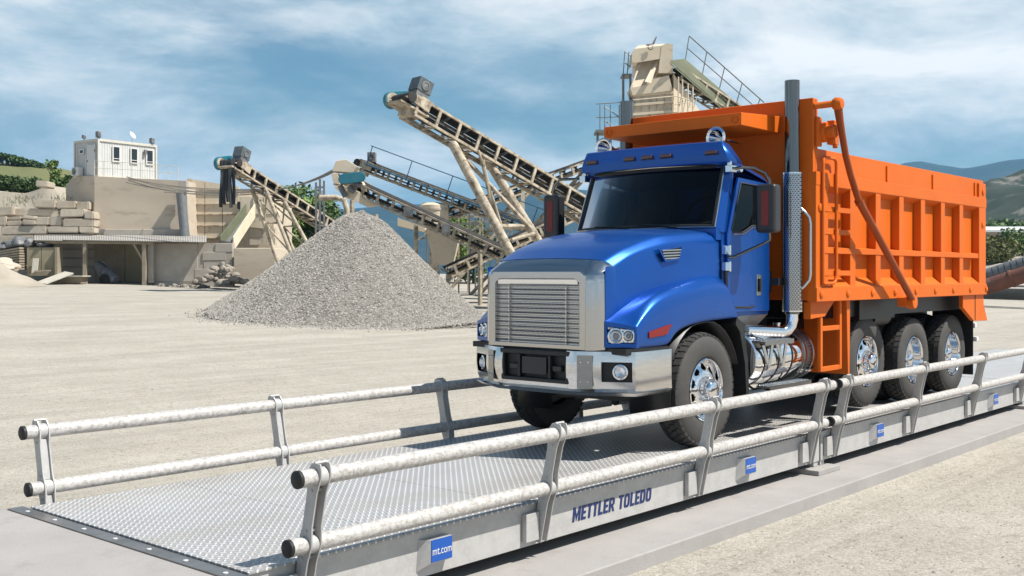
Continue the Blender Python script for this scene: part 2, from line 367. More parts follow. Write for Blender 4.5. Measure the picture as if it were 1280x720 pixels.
# ------------------------------------------------------------------ foundation, approach slab
YN, YF, DZ = 5.34, 8.10, .5           # near and far deck edge, deck level
mb = MB(); mb.bx((3.7, 4.82, -.4), (60, 8.62, .06)); f_ = mb.build('foundation_pavement', 'concrete', bevel=.015); tag(f_, None, kind='structure')
mb = MB(); mb.bx((-14, 4.3, -.4), (3.655, 8.95, .486)); f_ = mb.build('approach_pavement', 'concrete', bevel=.012); tag(f_, None, kind='structure')
tp = thing('threshold_plate', (3.72, 6.7, .44), 'dark flat steel threshold strip with bolts between concrete approach and tread deck', 'steel strip')
mb = MB(); mb.bx((3.66, 4.9, .40), (3.775, 8.2, .490)); mb.build('strip', 'dark_strip', tp)
b0 = None
for i in range(8):
    y = 5.05 + i * .42
    if b0 is None:
        mb = MB(); mb.cyl((3.715, y, .488), (3.715, y, .494), .016, n=10); b0 = mb.build('bolt', 'sign_white', tp)
    else: dup(b0, (0, .42 * i, 0))
# ------------------------------------------------------------------ weighbridge modules
MODS = [(3.785, 11.335, 'nearest weighbridge module carrying the large blue lettering on its grey girder'),
        (11.375, 18.94, 'middle weighbridge module under the truck rear wheels with two small blue signs'),
        (18.98, 26.5, 'farthest weighbridge module behind the truck tailgate')]
POSTS = [[4.17, 6.46, 8.75, 11.04], [11.64, 13.93, 16.22, 18.5]]
SIGNS = [[5.33, 9.66], [12.85, 17.2], []]
def word(parent, txt, xa, xb, z0, z1, y):
    """heavy condensed slanted capitals built from strokes; each letter a part"""
    wd = {'M': 1.25, 'E': .78, 'T': .82, 'L': .76, 'R': .95, 'O': 1.0, 'D': .95, ' ': .5}; gap = .13; tot = sum(wd[c] + gap for c in txt) - gap; k = (xb - xa - .03) / tot; h = z1 - z0; x = xa
    S = .34
    for c in txt:
        w_ = wd[c]; P = []; R_ = None
        def bar(a, b, e, f): P.append([(a, b), (e, b), (e, f), (a, f)])
        if c == 'M':
            bar(0, 0, S, 1); bar(w_ - S, 0, w_, 1); m_ = w_ / 2
            P.append([(S, 1), (S, .62), (m_, 0), (m_, .42)]); P.append([(w_ - S, .62), (w_ - S, 1), (m_, .42), (m_, 0)])
        elif c == 'E': bar(0, 0, S, 1); bar(S, 0, w_, .18); bar(S, .41, w_ * .92, .59); bar(S, .82, w_, 1)
        elif c == 'T': bar(0, .82, w_, 1); bar(w_ / 2 - S / 2, 0, w_ / 2 + S / 2, .82)
        elif c == 'L': bar(0, 0, S, 1); bar(S, 0, w_, .18)
        elif c == 'R': bar(0, 0, S, 1); bar(S, .82, w_ * .7, 1); bar(S, .40, w_ * .7, .57); P.append([(w_ * .7, .40), (w_, .52), (w_, .88), (w_ * .7, 1), (w_ * .7, .82), (w_ - S, .76), (w_ - S, .64), (w_ * .7, .57)]); P.append([(w_ * .42, .40), (w_ * .74, 0), (w_ * 1.05, 0), (w_ * .76, .42)])
        elif c in 'OD':
            n = 20; o_, i_ = [], []
            for q in range(n):
                th = 2 * math.pi * q / n; cx_, sy = math.cos(th), math.sin(th); e = .55
                f = lambda t_: math.copysign(abs(t_) ** e, t_)
                ox = f(cx_) if (c == 'O' or cx_ > 0) else -1.0 if abs(sy) < .999 else 0
                o_.append((w_ / 2 + w_ / 2 * (f(cx_) if (c == 'O' or cx_ > 0) else math.copysign(min(1, abs(cx_) * 3), cx_)), .5 + .5 * (f(sy) if (c == 'O' or cx_ > 0) else math.copysign(min(1, abs(sy) * 3), sy))))
                i_.append((w_ / 2 + (w_ / 2 - S) * f(cx_), .5 + .32 * f(sy)))
            R_ = (o_, i_)
        mb = MB(); tr = lambda p: V((x + p[0] * k + p[1] * h * .16, y, z0 + p[1] * h))
        for p in P: mb.prism([tr(q) for q in p], (0, -.003, 0))
        if R_: mb.ring([tr(q) for q in R_[0]], [tr(q) for q in R_[1]], (0, -.003, 0))
        if mb.v: mb.build('letter', 'letter_blue', parent, smooth=0)
        x += (w_ + gap) * k
def make_module(k):
    x0, x1, lab = MODS[k]
    t = thing('weighbridge_module', (x0, 6.72, .06), lab, 'weighbridge', 'weighbridge modules end to end')
    n = 6; st = (x1 - x0) / n; d0 = None
    for i in range(n):
        if d0 is None:
            mb = MB(); mb.bx((x0 + .002, YN, DZ - .014), (x0 + st - .002, YF, DZ)); d0 = mb.build('deck_plate', 'tread_plate', t, bevel=.002, seg=1)
        else: dup(d0, (st * i, 0, 0))
    for y0, y1 in ((YN + .018, YN + .09), (YF - .09, YF - .018)):
        mb = MB(); mb.bx((x0, y0, .17), (x1, y1, DZ - .016)); mb.build('girder', 'galv_grey', t, bevel=.006)
    for yy in (6.0, 6.72, 7.44):
        mb = MB(); mb.bx((x0 + .05, yy - .05, .2), (x1 - .05, yy + .05, DZ - .018)); mb.build('inner_beam', 'galv_grey', t)
    if k < 2:
        for x in POSTS[k]:
            for y0, y1 in ((YN - .03, YN + .016), (YF - .016, YF + .03)):
                mb = MB(); mb.bx((x - .20, y0, .215), (x - .044, y1, .43)); mb.build('bracket', 'galv_grey', t, bevel=.005)
    for xs in (x0 + .06, x1 - .06):      # seats on the concrete
        if xs > x0 + 1: mb = MB(); mb.bx((xs - .24, YN - .12, .06), (xs + .30, YN + .3, .115)); mb.build('foot_plate', 'concrete', t, bevel=.006)
        mb = MB(); mb.bx((xs - .05, YN + .03, .117), (xs + .05, YN + .2, .17)); mb.build('load_cell', 'galv_grey', t, bevel=.004)
    for x in SIGNS[k]:
        yf = YN - .052; yb = YN + .017; hw, zb, zt = .105, .275, .432
        mb = MB()
        A = [(x - hw, yf, zb), (x + hw, yf, zb), (x + hw, yf, zt), (x - hw, yf, zt)]; B = [(x - hw - .07, yb, zb - .06), (x + hw, yb, zb - .03), (x + hw, yb, zt), (x - hw - .05, yb, zt)]
        mb.add(A + B, [(0, 1, 2, 3), (4, 7, 6, 5), (0, 4, 5, 1), (1, 5, 6, 2), (2, 6, 7, 3), (3, 7, 4, 0)])
        s = mb.build('sign_mount', 'galv_grey', t)
        mb = MB(); mb.bx((x - hw + .004, yf - .005, zb + .004), (x + hw - .004, yf - .001, zt - .002)); mb.build('sign', 'sign_blue', s)
        text_mesh('lettering', 'mt.com', .078, 'sign_white', s, (x, yf - .007, (zb + zt) / 2 - .004), (math.pi / 2, 0, 0), .80, .05, .0, .001)
    if k == 0:
        word(t, 'METTLER TOLEDO', 6.88, 8.03, .258, .372, YN + .0175)
    return t
for k in range(3): make_module(k)
# ------------------------------------------------------------------ guardrails
def guardrail(side, xs, xa, xb, label):
    sg = -1 if side == 'n' else 1
    def Y(z): return (5.26 if side == 'n' else 8.18) + sg * (z - .611) * .214
    g = thing('guardrail', ((xa + xb) / 2, Y(.5), .2), label, 'guardrail', 'galvanised guardrails along the weighbridge')
    RZ = (1.033, .611); R_ = .053
    for z, nm in zip(RZ, ('upper_rail', 'lower_rail')):
        mb = MB(); mb.cyl((xa, Y(z), z), (xb, Y(z), z), R_, n=28, caps=False); r = mb.build(nm, 'galv', g)
        for e, s2 in ((xa, -1), (xb, 1)):
            mb = MB(); mb.lathe([(R_ + .001, -.02), (R_ + .0015, .002), (R_ - .008, .008), (.0005, .010)], (e, Y(z), z), (s2, 0, 0), 24); mb.build('end_cap', 'rubber', r)
    p0 = None
    for x in xs:
        if p0 is not None:
            q = dup(p0, (x - xs[0], 0, 0))
            for ch in p0.children: c = ch.copy(); COL.objects.link(c); c.parent = q; c.location = ch.location
            continue
        mb = MB(); zb, zt = .19, 1.115; hw = .055
        def prof(dx0, dx1):
            # flange outline in (y,z), pinched between the rails and saddle-shaped at each rail
            L_, Rr = [], []
            for z, k in ((zb, .85), (.5, .85), (.545, 1.0), (.611, 1.2), (.675, 1.0), (.72, .82), (.93, .82), (.975, .98), (1.033, 1.2), (1.08, 1.05), (zt, .7)):
                L_.append((Y(z) - hw * k, z)); Rr.append((Y(z) + hw * k, z))
            pts = L_ + Rr[::-1]
            mb.prism([(dx0 + x, y, z) for y, z in pts], (dx1 - dx0, 0, 0))
        prof(-.042, -.030); prof(.030, .042)
        for z0, z1 in ((zb, .55), (.672, .972)):
            yo = sg * -.02
            mb.prism([(x - .0295, Y(z0) + yo - .006, z0), (x - .0295, Y(z0) + yo + .006, z0), (x - .0295, Y(z1) + yo + .006, z1), (x - .0295, Y(z1) + yo - .006, z1)], (.059, 0, 0))
        p0 = mb.build('post', 'galv_grey', g, bevel=.002, seg=1)
        for z in RZ:
            mb = MB(); mb.lathe([(R_ + .002, -.028), (R_ + .007, -.028), (R_ + .007, .028), (R_ + .002, .028)], (x, Y(z), z), (1, 0, 0), 24); mb.build('clamp', 'galv_grey', p0)
            for dz in (-.085, .085): mb = MB(); mb.cyl((x - .05, Y(z + dz), z + dz), (x + .05, Y(z + dz), z + dz), .010, n=6); mb.build('bolt', 'galv_grey', p0)
    return g
guardrail('n', POSTS[0], 4.0, 11.28, 'galvanised two-pipe guardrail in the foreground beside the front of the truck')
guardrail('n', POSTS[1], 11.40, 18.78, 'galvanised two-pipe guardrail beside the truck rear wheels')
guardrail('f', [3.95, 6.16, 8.33, 10.6], 3.80, 11.28, 'galvanised two-pipe guardrail on the far side left of the truck')
guardrail('f', POSTS[1], 11.40, 18.78, 'galvanised two-pipe guardrail hidden behind the truck dump body')
# ------------------------------------------------------------------ the truck
YC = 6.72
def T(x, v, z): return V((x, YC + v, z))
TR = thing('dump_truck', (12.5, YC, DZ), 'blue conventional cab dump truck with orange ribbed dump body on the weighbridge', 'truck')
def interp(tab, x):
    for (a, b), (c, d) in zip(tab, tab[1:]):
        if x <= c: return b + (d - b) * max(0., (x - a)) / (c - a)
    return tab[-1][1]
# --- wheels: made once per kind at the near side, copied
def tyre_parts(cx, cz, r, yo, wd, s, dual=False):
    """tyre lathe about the axle; yo = outer face Y, s=+1 when the inside lies towards +Y"""
    k = r / .58
    prof = [(.305, .05), (.315, .022), (.345, .008), (.40, .0), (.46, .002), (.515, .014), (.548, .034), (.562, .05), (.562, wd - .05), (.548, wd - .034), (.46, wd - .002), (.40, wd), (.345, wd - .008), (.305, wd - .05)]
    c = (cx, yo, cz)
    a = MB(); a.lathe([(p * k, h) for p, h in prof], c, (0, s, 0), 56)
    t = MB(); n = 44
    lanes = [(.026, .088, 0), (.098, .152, .5), (wd - .152, wd - .098, 0), (wd - .088, wd - .026, .5)]
    for h0, h1, ph in lanes:
        for i in range(n):
            a0 = 2 * math.pi * (i + ph) / n; da = 2 * math.pi / n * .39
            sk = .25 * da * (1 if h0 < wd / 2 else -1)
            vs = []
            for rr in (.552 * k, r):
                for h, s2 in ((h0, -1), (h1, 1)):
                    rad = rr - (.018 * k if (h < .03 or h > wd - .03) else 0)
                    for q in (-da, da):
                        th = a0 + q + s2 * sk; vs.append(V((cx + math.cos(th) * rad, yo + s * h, cz + math.sin(th) * rad)))
            t.add(vs, [(0, 1, 3, 2), (4, 6, 7, 5), (0, 4, 5, 1), (2, 3, 7, 6), (0, 2, 6, 4), (1, 5, 7, 3)])
    return a, t
def holes_disc(mb, c, s, r0, r1, hf, nh, rh, ra, rt):
    """polar disc with oval hand holes; hf(r) = depth along the axle"""
    nr, na = 14, nh * 16; rows = []
    for i in range(nr + 1):
        rr = r0 + (r1 - r0) * i / nr
        rows.append([V((c[0] + math.cos(2 * math.pi * k / na) * rr, c[1] + s * hf(rr), c[2] + math.sin(2 * math.pi * k / na) * rr)) for k in range(na)])
    vs = [p for q in rows for p in q]; fs = []
    for i in range(nr):
        rr = r0 + (r1 - r0) * (i + .5) / nr
        for k in range(na):
            th = ((k + .5) / na * nh) % 1 - .5; tt = th * 2 * math.pi / nh * rr
            if ((rr - rh) / ra) ** 2 + (tt / rt) ** 2 < 1: continue
            fs.append((i * na + k, i * na + (k + 1) % na, (i + 1) * na + (k + 1) % na, (i + 1) * na + k))
    mb.add(vs, fs)
def wheel(kind, cx, cz, r, yo, s):
    k = r / .58; c = (cx, yo, cz)
    if kind == 'steer':
        mb = MB(); hf = lambda q: .075 - .095 * (1 - ((q - .10 * k) / (.2 * k)) ** 2) * (1 if q > .1 * k else 1)
        mb.lathe([(.318 * k, .012), (.308 * k, .004), (.298 * k, .012), (.292 * k, .05), (.285 * k, .075)], c, (0, s, 0), 64)
        holes_disc(mb, c, s, .135 * k, .286 * k, lambda q: .075 - .055 * sstep(.286 * k, .15 * k, q), 10, .228 * k, .034 * k, .042 * k)
        mb.lathe([(.135 * k, .02), (.130 * k, .0), (.10 * k, -.008), (.098 * k, -.055), (.085 * k, -.075), (.055 * k, -.082), (.0005, -.084)], c, (0, s, 0), 40)
        w = mb.build('wheel', 'chrome', TR, smooth=50)
        mb = MB(); mb.lathe([(.28 * k, .08), (.278 * k, .20), (.0005, .20)], c, (0, s, 0), 32); mb.build('brake_drum', 'frame_black', w)
        nut = MB()
        for i in range(10):
            th = 2 * math.pi * (i + .5) / 10; q = V((cx + math.cos(th) * .118 * k, yo, cz + math.sin(th) * .118 * k)); nut.cyl(q + V((0, s * .01, 0)), q + V((0, -s * .045, 0)), .014, .010, n=8)
        nut.build('lug_nuts', 'chrome', w, kind='stuff')
        a, t = tyre_parts(cx, cz, r, yo, .30, s)
        a.build('tyre', 'tyre_side', w, smooth=50); t.build('tread_blocks', 'tyre_tread', w, smooth=0, kind='stuff', recalc=False)
    else:
        mb = MB()
        mb.lathe([(.318 * k, .012), (.308 * k, .004), (.298 * k, .012), (.290 * k, .05), (.285 * k, .12), (.268 * k, .155), (.235 * k, .165), (.150 * k, .150), (.145 * k, .135), (.10 * k, .130), (.098 * k, .06), (.08 * k, .045), (.0005, .043)], c, (0, s, 0), 64)
        w = mb.build('wheel', 'chrome', TR, smooth=50)
        nut = MB()
        for i in range(10):
            th = 2 * math.pi * i / 10; q = V((cx + math.cos(th) * .18 * k, yo, cz + math.sin(th) * .18 * k)); nut.cyl(q + V((0, s * .16, 0)), q + V((0, s * .115, 0)), .016, .011, n=8)
        nut.build('lug_nuts', 'chrome', w, kind='stuff')
        a, t = tyre_parts(cx, cz, r, yo, .28, s); a2, t2 = tyre_parts(cx, cz, r, yo + s * .33, .28, s)
        a.build('tyre', 'tyre_side', w, smooth=50); t.build('tread_blocks', 'tyre_tread', w, smooth=0, kind='stuff', recalc=False)
        a2.build('tyre', 'tyre_side', w, smooth=50); t2.build('tread_blocks', 'tyre_tread', w, smooth=0, kind='stuff', recalc=False)
    return w
def wcopy(wh, off):
    q = dup(wh, off)
    for ch in wh.children: c = ch.copy(); COL.objects.link(c); c.parent = q
for s, yo, yr in ((1, YC - 1.0, YC - 1.12), (-1, YC + 1.2, YC + 1.12)):
    wheel('steer', 9.57, DZ + .578, .58, yo, s)
    wheel('steer', 13.24, DZ + .65, .585, yr, s)
    w2 = wheel('drive', 14.80, DZ + .575, .578, yr, s); wcopy(w2, (1.49, 0, 0))
# --- chassis
mb = MB()
for v in (-.42, .42): mb.bx(T(8.5, v - .04, 1.08), T(16.9, v + .04, 1.34))
for x in (8.6, 9.57, 10.6, 11.8, 13.24, 14.8, 16.3, 16.85): mb.bx(T(x - .05, -.38, 1.12), T(x + .05, .38, 1.30))
mb.build('chassis_frame', 'frame_black', TR)
for x, z in ((9.57, 1.02), (13.24, 1.10), (14.80, 1.075), (16.29, 1.075)):
    mb = MB(); mb.cyl(T(x, -.88, z), T(x, .88, z), .075 if x < 10 else .10, n=12)
    if x > 14: mb.lathe([(.0005, -.22), (.16, -.16), (.22, 0), (.16, .16), (.0005, .22)], T(x, 0, z), (1, 0, 0), 16)
    mb.build('axle', 'frame_black', TR)
mb = MB(); mb.bx(T(8.75, -.30, 1.12), T(9.3, .30, 1.45)); mb.bx(T(9.3, -.30, 1.15), T(10.6, .30, 1.9)); mb.build('engine', 'frame_black', TR, bevel=.03)
mb = MB(); mb.beam(T(9.0, -.66, 1.0), T(9.0, .66, 1.0), .06, .07)
for v in (-.6, -.53, .53, .6): mb.cyl(T(8.97, v, .94), T(8.97, v, 1.08), .012, n=6)
mb.build('tie_rod', 'frame_black', TR)
for v in (-.66, .66):
    mb = MB(); mb.bx(T(8.95, v - .045, .90), T(10.2, v + .045, .96)); mb.bx(T(9.45, v - .06, .86), T(9.7, v + .06, 1.1)); mb.build('leaf_spring', 'frame_black', TR)
# --- bumper
BX = [(8.90, -1.0), (8.42, -1.015), (8.29, -1.0), (8.03, -.52), (8.02, -.48), (8.02, .48), (8.03, .52), (8.29, 1.0), (8.42, 1.015), (8.90, 1.0)]
def bumper():
    def seg(pts, z0, z1, top=False):
        m = MB(); rows = []
        for x, v in pts:
            k = 1 if abs(v) > .9 else 1
            rows.append([T(x + .10, v * .93, z0 - .0), T(x + .03, v, z0), T(x, v, z0 + .07), T(x, v, z1 - .04), T(x + .03, v * .995, z1), T(x + .12, v * .93, z1 + .002)])
        m.grid(rows); return m
    # wings and lower bar; openings are framed by real strips
    z0, z1 = 1.145, 1.525
    m = seg(BX[:3], z0, z1)
    g = MB()
    b = None
    def strip(pts, z0, z1, fo=.0): 
        q = MB(); rows = []
        for x, v in pts:
            n_ = math.hypot(8.6 - x, v * .35) or 1
            def bo(z): t_ = (z - 1.36) / .19; return .022 * t_ * t_ + (.012 if z < 1.3 else 0) * t_ * t_
            zs = [z0 + (z1 - z0) * i / 6 for i in range(7)]
            rows.append([T(x + .07, v * .95, z0)] + [T(x + bo(z) + fo, v * (1 - bo(z) * .5), z) for z in zs] + [T(x + .07, v * .95, z1)])
        q.grid(rows, closed=True); return q
    def lerp(a, b, t): return (a[0] + (b[0] - a[0]) * t, a[1] + (b[1] - a[1]) * t)
    body = MB()
    def merge(q): body.add(q.v, q.f)
    for sg in (-1, 1):
        Wc = (8.29, sg * 1.0); Ws = (8.035, sg * .52); A = lerp(Ws, Wc, .42); B = lerp(Ws, Wc, .95)
        merge(strip([Ws, A], z0, z1)); merge(strip([B, Wc, (8.42, sg * 1.015), (8.90, sg * 1.0)], z0, z1))
        merge(strip([A, B], z0, 1.245)); merge(strip([A, B], 1.43, z1))
        merge(strip([(8.022, sg * .40), (8.022, sg * .46), Ws], z0, z1))
    merge(strip([(8.022, -.40), (8.018, 0), (8.022, .40)], z0, 1.215))
    # turned lower lip
    rows = []
    for x, v in [(8.90, -1.0), (8.42, -1.015), (8.29, -1.0), (8.035, -.52), (8.02, 0), (8.035, .52), (8.29, 1.0), (8.42, 1.015), (8.90, 1.0)]:
        rows.append([T(x, v, z0 + .001), T(x + .05, v * .965, z0 - .035), T(x + .16, v * .9, z0 - .03)])
    body.grid(rows)
    bp = body.build('bumper', 'bumper_metal', TR, smooth=30)
    mb = MB(); mb.bx(T(8.09, -.47, 1.17), T(8.13, .47, 1.54)); mb.bx(T(8.09, -.47, 1.17), T(8.5, .47, 1.2)); mb.build('centre_recess', 'black_plastic', bp)
    mb = MB(); mb.ring([T(8.03, -.42, 1.21), T(8.03, .42, 1.21), T(8.03, .44, 1.52), T(8.03, -.44, 1.52)], [T(8.03, -.38, 1.25), T(8.03, .38, 1.25), T(8.03, .39, 1.47), T(8.03, -.39, 1.47)], (.05, 0, 0)); mb.build('recess_frame', 'black_plastic', bp, bevel=.012)
    mb = MB(); mb.bx(T(8.035, -.15, 1.285), T(8.05, .155, 1.45)); mb.build('number_plate_blank', 'housing', bp, bevel=.004)
    for v in (-.27, .27):
        mb = MB(); mb.bx(T(8.045, v - .055, 1.32), T(8.10, v + .055, 1.375)); mb.build('tow_eye', 'housing', bp, bevel=.01)
    for v in (-.19, .19):
        mb = MB(); mb.bx(T(8.03, v - .014, 1.25), T(8.09, v + .014, 1.47)); mb.build('recess_rib', 'black_plastic', bp, bevel=.004)
    for sg in (-1, 1):
        Wc = V((8.29, sg * 1.0)); Ws = V((8.035, sg * .52)); dr = (Wc - Ws).normalized(); nrm = V((-abs(dr.y), sg * -dr.x * -1)).normalized()
        def wp(t, off, z): q = Ws.lerp(Wc, t); return T(q.x + abs(dr.y) * off, q.y - sg * abs(dr.x) * off * 1.0, z)
        mb = MB(); mb.prism([wp(.40, .055, 1.225), wp(.96, .055, 1.225), wp(.96, .055, 1.44), wp(.40, .055, 1.44)], (.06, 0, 0)); mb.build('fog_light_recess', 'black_plastic', bp)
        c = wp(.74, .05, 1.337); ax = (wp(.74, 0, 1.337) - c).normalized()
        mb = MB(); mb.lathe([(.070, -.0), (.072, .03), (.060, .034), (.045, .018), (.0005, .006)], c, ax, 28); fl = mb.build('fog_light', 'chrome', bp)
        mb = MB(); mb.lathe([(.060, .034), (.045, .048), (.02, .055), (.0005, .056)], c, ax, 24); mb.build('lens', 'lens', bp)
        # bolted plate between centre and wing
        mb = MB(); mb.prism([(wp(.0, -.006, 1.18)), wp(.27, -.006, 1.18), wp(.27, -.006, 1.49), wp(.0, -.006, 1.49)], (.004, 0, 0)); mb.build('bolt_plate', 'brushed_dark', bp)
        mb = MB()
        for t_ in (.07, .20):
            for z in (1.245, 1.425): mb.cyl(wp(t_, -.004, z), wp(t_, -.020, z), .012, .009, n=8)
        mb.build('bolts', 'brushed', bp, kind='stuff')
bumper()
mb = MB(); mb.prism([T(8.20, -.96, 1.5), T(8.20, .96, 1.5), T(8.9, .96, 1.5), T(8.9, -.96, 1.5)], (0, 0, .055)); mb.build('bumper_filler', 'frame_black', TR)
# --- grille and its bright surround
GZ0, GZ1 = 1.555, 2.20
BF = [(0, (8.215, 2.3975)), (.259, (8.22, 2.3957)), (.486, (8.23, 2.3887)), (.648, (8.245, 2.3755)), (.678, (8.295, 2.3617)), (.733, (8.33, 2.3204))]
def bf(v):
    a = abs(v)
    for (p, q), (r, s_) in zip(BF, BF[1:]):
        if a <= r + 1e-6: k = (a - p) / (r - p); return T(q[0] + (s_[0] - q[0]) * k + .005, v, q[1] + (s_[1] - q[1]) * k - .0015)
    return T(8.336, v, 2.318)
def grille():
    m = MB()
    # surround: ring front + sides + top turning back into the bonnet
    inn = [(.525, GZ0 + .025), (.525, 2.16), (.47, 2.20), (-.47, 2.20), (-.525, 2.16), (-.525, GZ0 + .025)]
    outp = [(.60, GZ0 - .02), (.60, 2.235), (.545, 2.275), (-.545, 2.275), (-.60, 2.235), (-.60, GZ0 - .02)]
    m.ring([T(8.055, v, z) for v, z in outp], [T(8.055, v, z) for v, z in inn], (.05, 0, 0))
    gs = m.build('grille_surround', 'surround', TR, smooth=30, bevel=.012)
    m = MB()
    for sg in (-1, 1):
        rows = []
        for z, dx in ((GZ0 - .02, 0), (1.9, 0), (2.15, .005), (2.235, .012)):
            k = sstep(2.0, 2.3, z) * .01
            rows.append([T(8.06 + dx, sg * .60, z), T(8.10 + dx, sg * .665, z), T(8.165 + dx, sg * .725, z + .005), T(8.19 + dx, sg * .735, z + .005)])
        rows.append([T(8.085, sg * .585, 2.262), T(8.13, sg * .65, 2.285), T(8.21, sg * .712, 2.285), T(8.235, sg * .728, 2.28)])
        rows.append([T(8.15, sg * .545, 2.335), T(8.20, sg * .60, 2.345), T(8.27, sg * .665, 2.335), T(8.33, sg * .730, 2.315)])
        rows.append([bf(sg * .52), bf(sg * .58), bf(sg * .655), bf(sg * .733)])
        m.grid(rows)
    rows = []
    EDG = [(8.062, .60, 2.236), (8.085, .585, 2.262), (8.115, .566, 2.299), (8.15, .545, 2.335)]
    for q in (-1, -.9, -.75, -.5, -.25, 0, .25, .5, .75, .9, 1):
        k = 1 - q * q
        rows.append([T(x - .004 * k * j, v * q, z + (.030 * k if j == 0 else .022 * k if j < 4 else .024 * k)) for j, (x, v, z) in enumerate(EDG)] + [bf(.52 * q)])
    m.grid(rows)
    m.build('grille_cheeks', 'surround', gs, smooth=45)
    m = MB(); m.bx(T(8.098, -.53, GZ0), T(8.102, .53, 2.21)); m.build('mesh_panel', 'grille_mesh', gs)
    b0 = None; n = 13
    for i in range(n):
        z = GZ0 + .045 + i * (2.135 - GZ0 - .045) / (n - 1)
        if b0 is None:
            q = MB(); rows = []
            for v in (-.524, -.36, -.355, .355, .36, .524):
                x = 8.062 if abs(v) < .357 else 8.085
                if abs(v) > .5: x = 8.095
                rows.append([T(x + .040, v, z - .004), T(x, v, z - .006), T(x - .006, v, z + .001), T(x + .002, v, z + .007), T(x + .040, v, z + .010)])
            q.grid(rows, closed=True); b0 = q.build('louvre', 'brushed', gs, smooth=25); zb = z
        else: dup(b0, (0, 0, z - zb))
    for v in (-.357, .357):
        q = MB(); q.bx(T(8.075, v - .006, GZ0 + .02), T(8.10, v + .006, 2.20)); q.build('grille_bar', 'brushed', gs)
    q = MB(); q.bx(T(8.07, -.50, 2.148), T(8.09, .50, 2.198)); q.build('grille_header', 'chrome', gs, bevel=.006)
    q = MB(); q.bx(T(8.3, -.62, 1.5), T(8.4, .62, 2.25)); q.build('radiator', 'frame_black', gs)
grille()
# --- bonnet
EDGE = [(8.34, 2.318), (8.55, 2.42), (8.77, 2.49), (9.09, 2.55), (9.5, 2.58), (9.96, 2.60)]
EV = [(8.34, .733), (8.55, .752), (8.8, .775), (9.1, .81), (9.5, .85), (9.96, .90)]
def bonnet():
    m = MB(); rows = []
    for x in (8.345, 8.44, 8.55, 8.66, 8.8, 8.95, 9.1, 9.3, 9.5, 9.72, 9.95):
        z = interp(EDGE, x); v = interp(EV, x); k = sstep(8.3, 9.2, x)
        iz = z + .055 + .035 * k; iv = v - .085; cz = iz + .022 + .03 * k; xf = (x - 8.345); fr = max(0, 1 - xf / .5)
        r = []
        for q in (-1, 1):
            side = [(x, q * (v + .035), 1.60 if x < 8.6 else 1.80), (x, q * (v + .025), 1.9), (x, q * (v + .012), z - .12), (x, q * (v + .004), z - .03), (x - .015 * fr, q * v, z), (x - .05 * fr, q * (iv + .03), z + .75 * (iz - z)), (x - .10 * fr, q * iv, iz), (x - .115 * fr, q * iv * .75, iz + .6 * (cz - iz)), (x - .125 * fr, q * iv * .4, iz + .92 * (cz - iz))]
            r += side if q < 0 else [(x - .13 * fr, 0, cz)] + side[::-1]
        rows.append([T(*p) for p in r])
    m.grid(rows)
    for q in (-1, 1):
        m.grid([[T(8.183, q * .738, z), T(8.26, q * (.748 + w_), z), T(8.36, q * (.768 - k), z)] for z, w_, k in ((1.60, .006, 0), (1.9, .004, .010), (2.20, 0, .022), (2.29, -.004, .031), (2.318, -.008, .035))])
    o = m.build('bonnet', 'blue', TR, smooth=75, sub=2)
    # side air outlet
    for sg in (-1, 1):
        vv = sg * .826
        q = MB(); q.ring([T(8.93, vv, 2.485), T(9.32, vv + sg * .03, 2.53), T(9.27, vv + sg * .03, 2.395), T(9.03, vv + sg * .01, 2.36)], [T(8.97, vv, 2.472), T(9.29, vv + sg * .03, 2.512), T(9.25, vv + sg * .03, 2.408), T(9.045, vv + sg * .01, 2.378)], (0, sg * .014, 0)); vt = q.build('side_vent', 'blue', o, bevel=.003)
        q = MB(); q.prism([T(8.95, vv - sg * .004, 2.478), T(9.30, vv + sg * .02, 2.52), T(9.26, vv + sg * .02, 2.40), T(9.04, vv, 2.37)], (0, sg * .012, 0)); q.build('vent_back', 'frame_black', o)
        for i in range(4):
            z = 2.395 + i * .027; xa = 9.02 - i * .012; xb = 9.262 + i * .008
            q = MB(); q.beam(T(xa, vv + sg * .012, z), T(xb, vv + sg * .036, z + .012), .016, .012); q.build('vent_louvre', 'brushed', o)
bonnet()
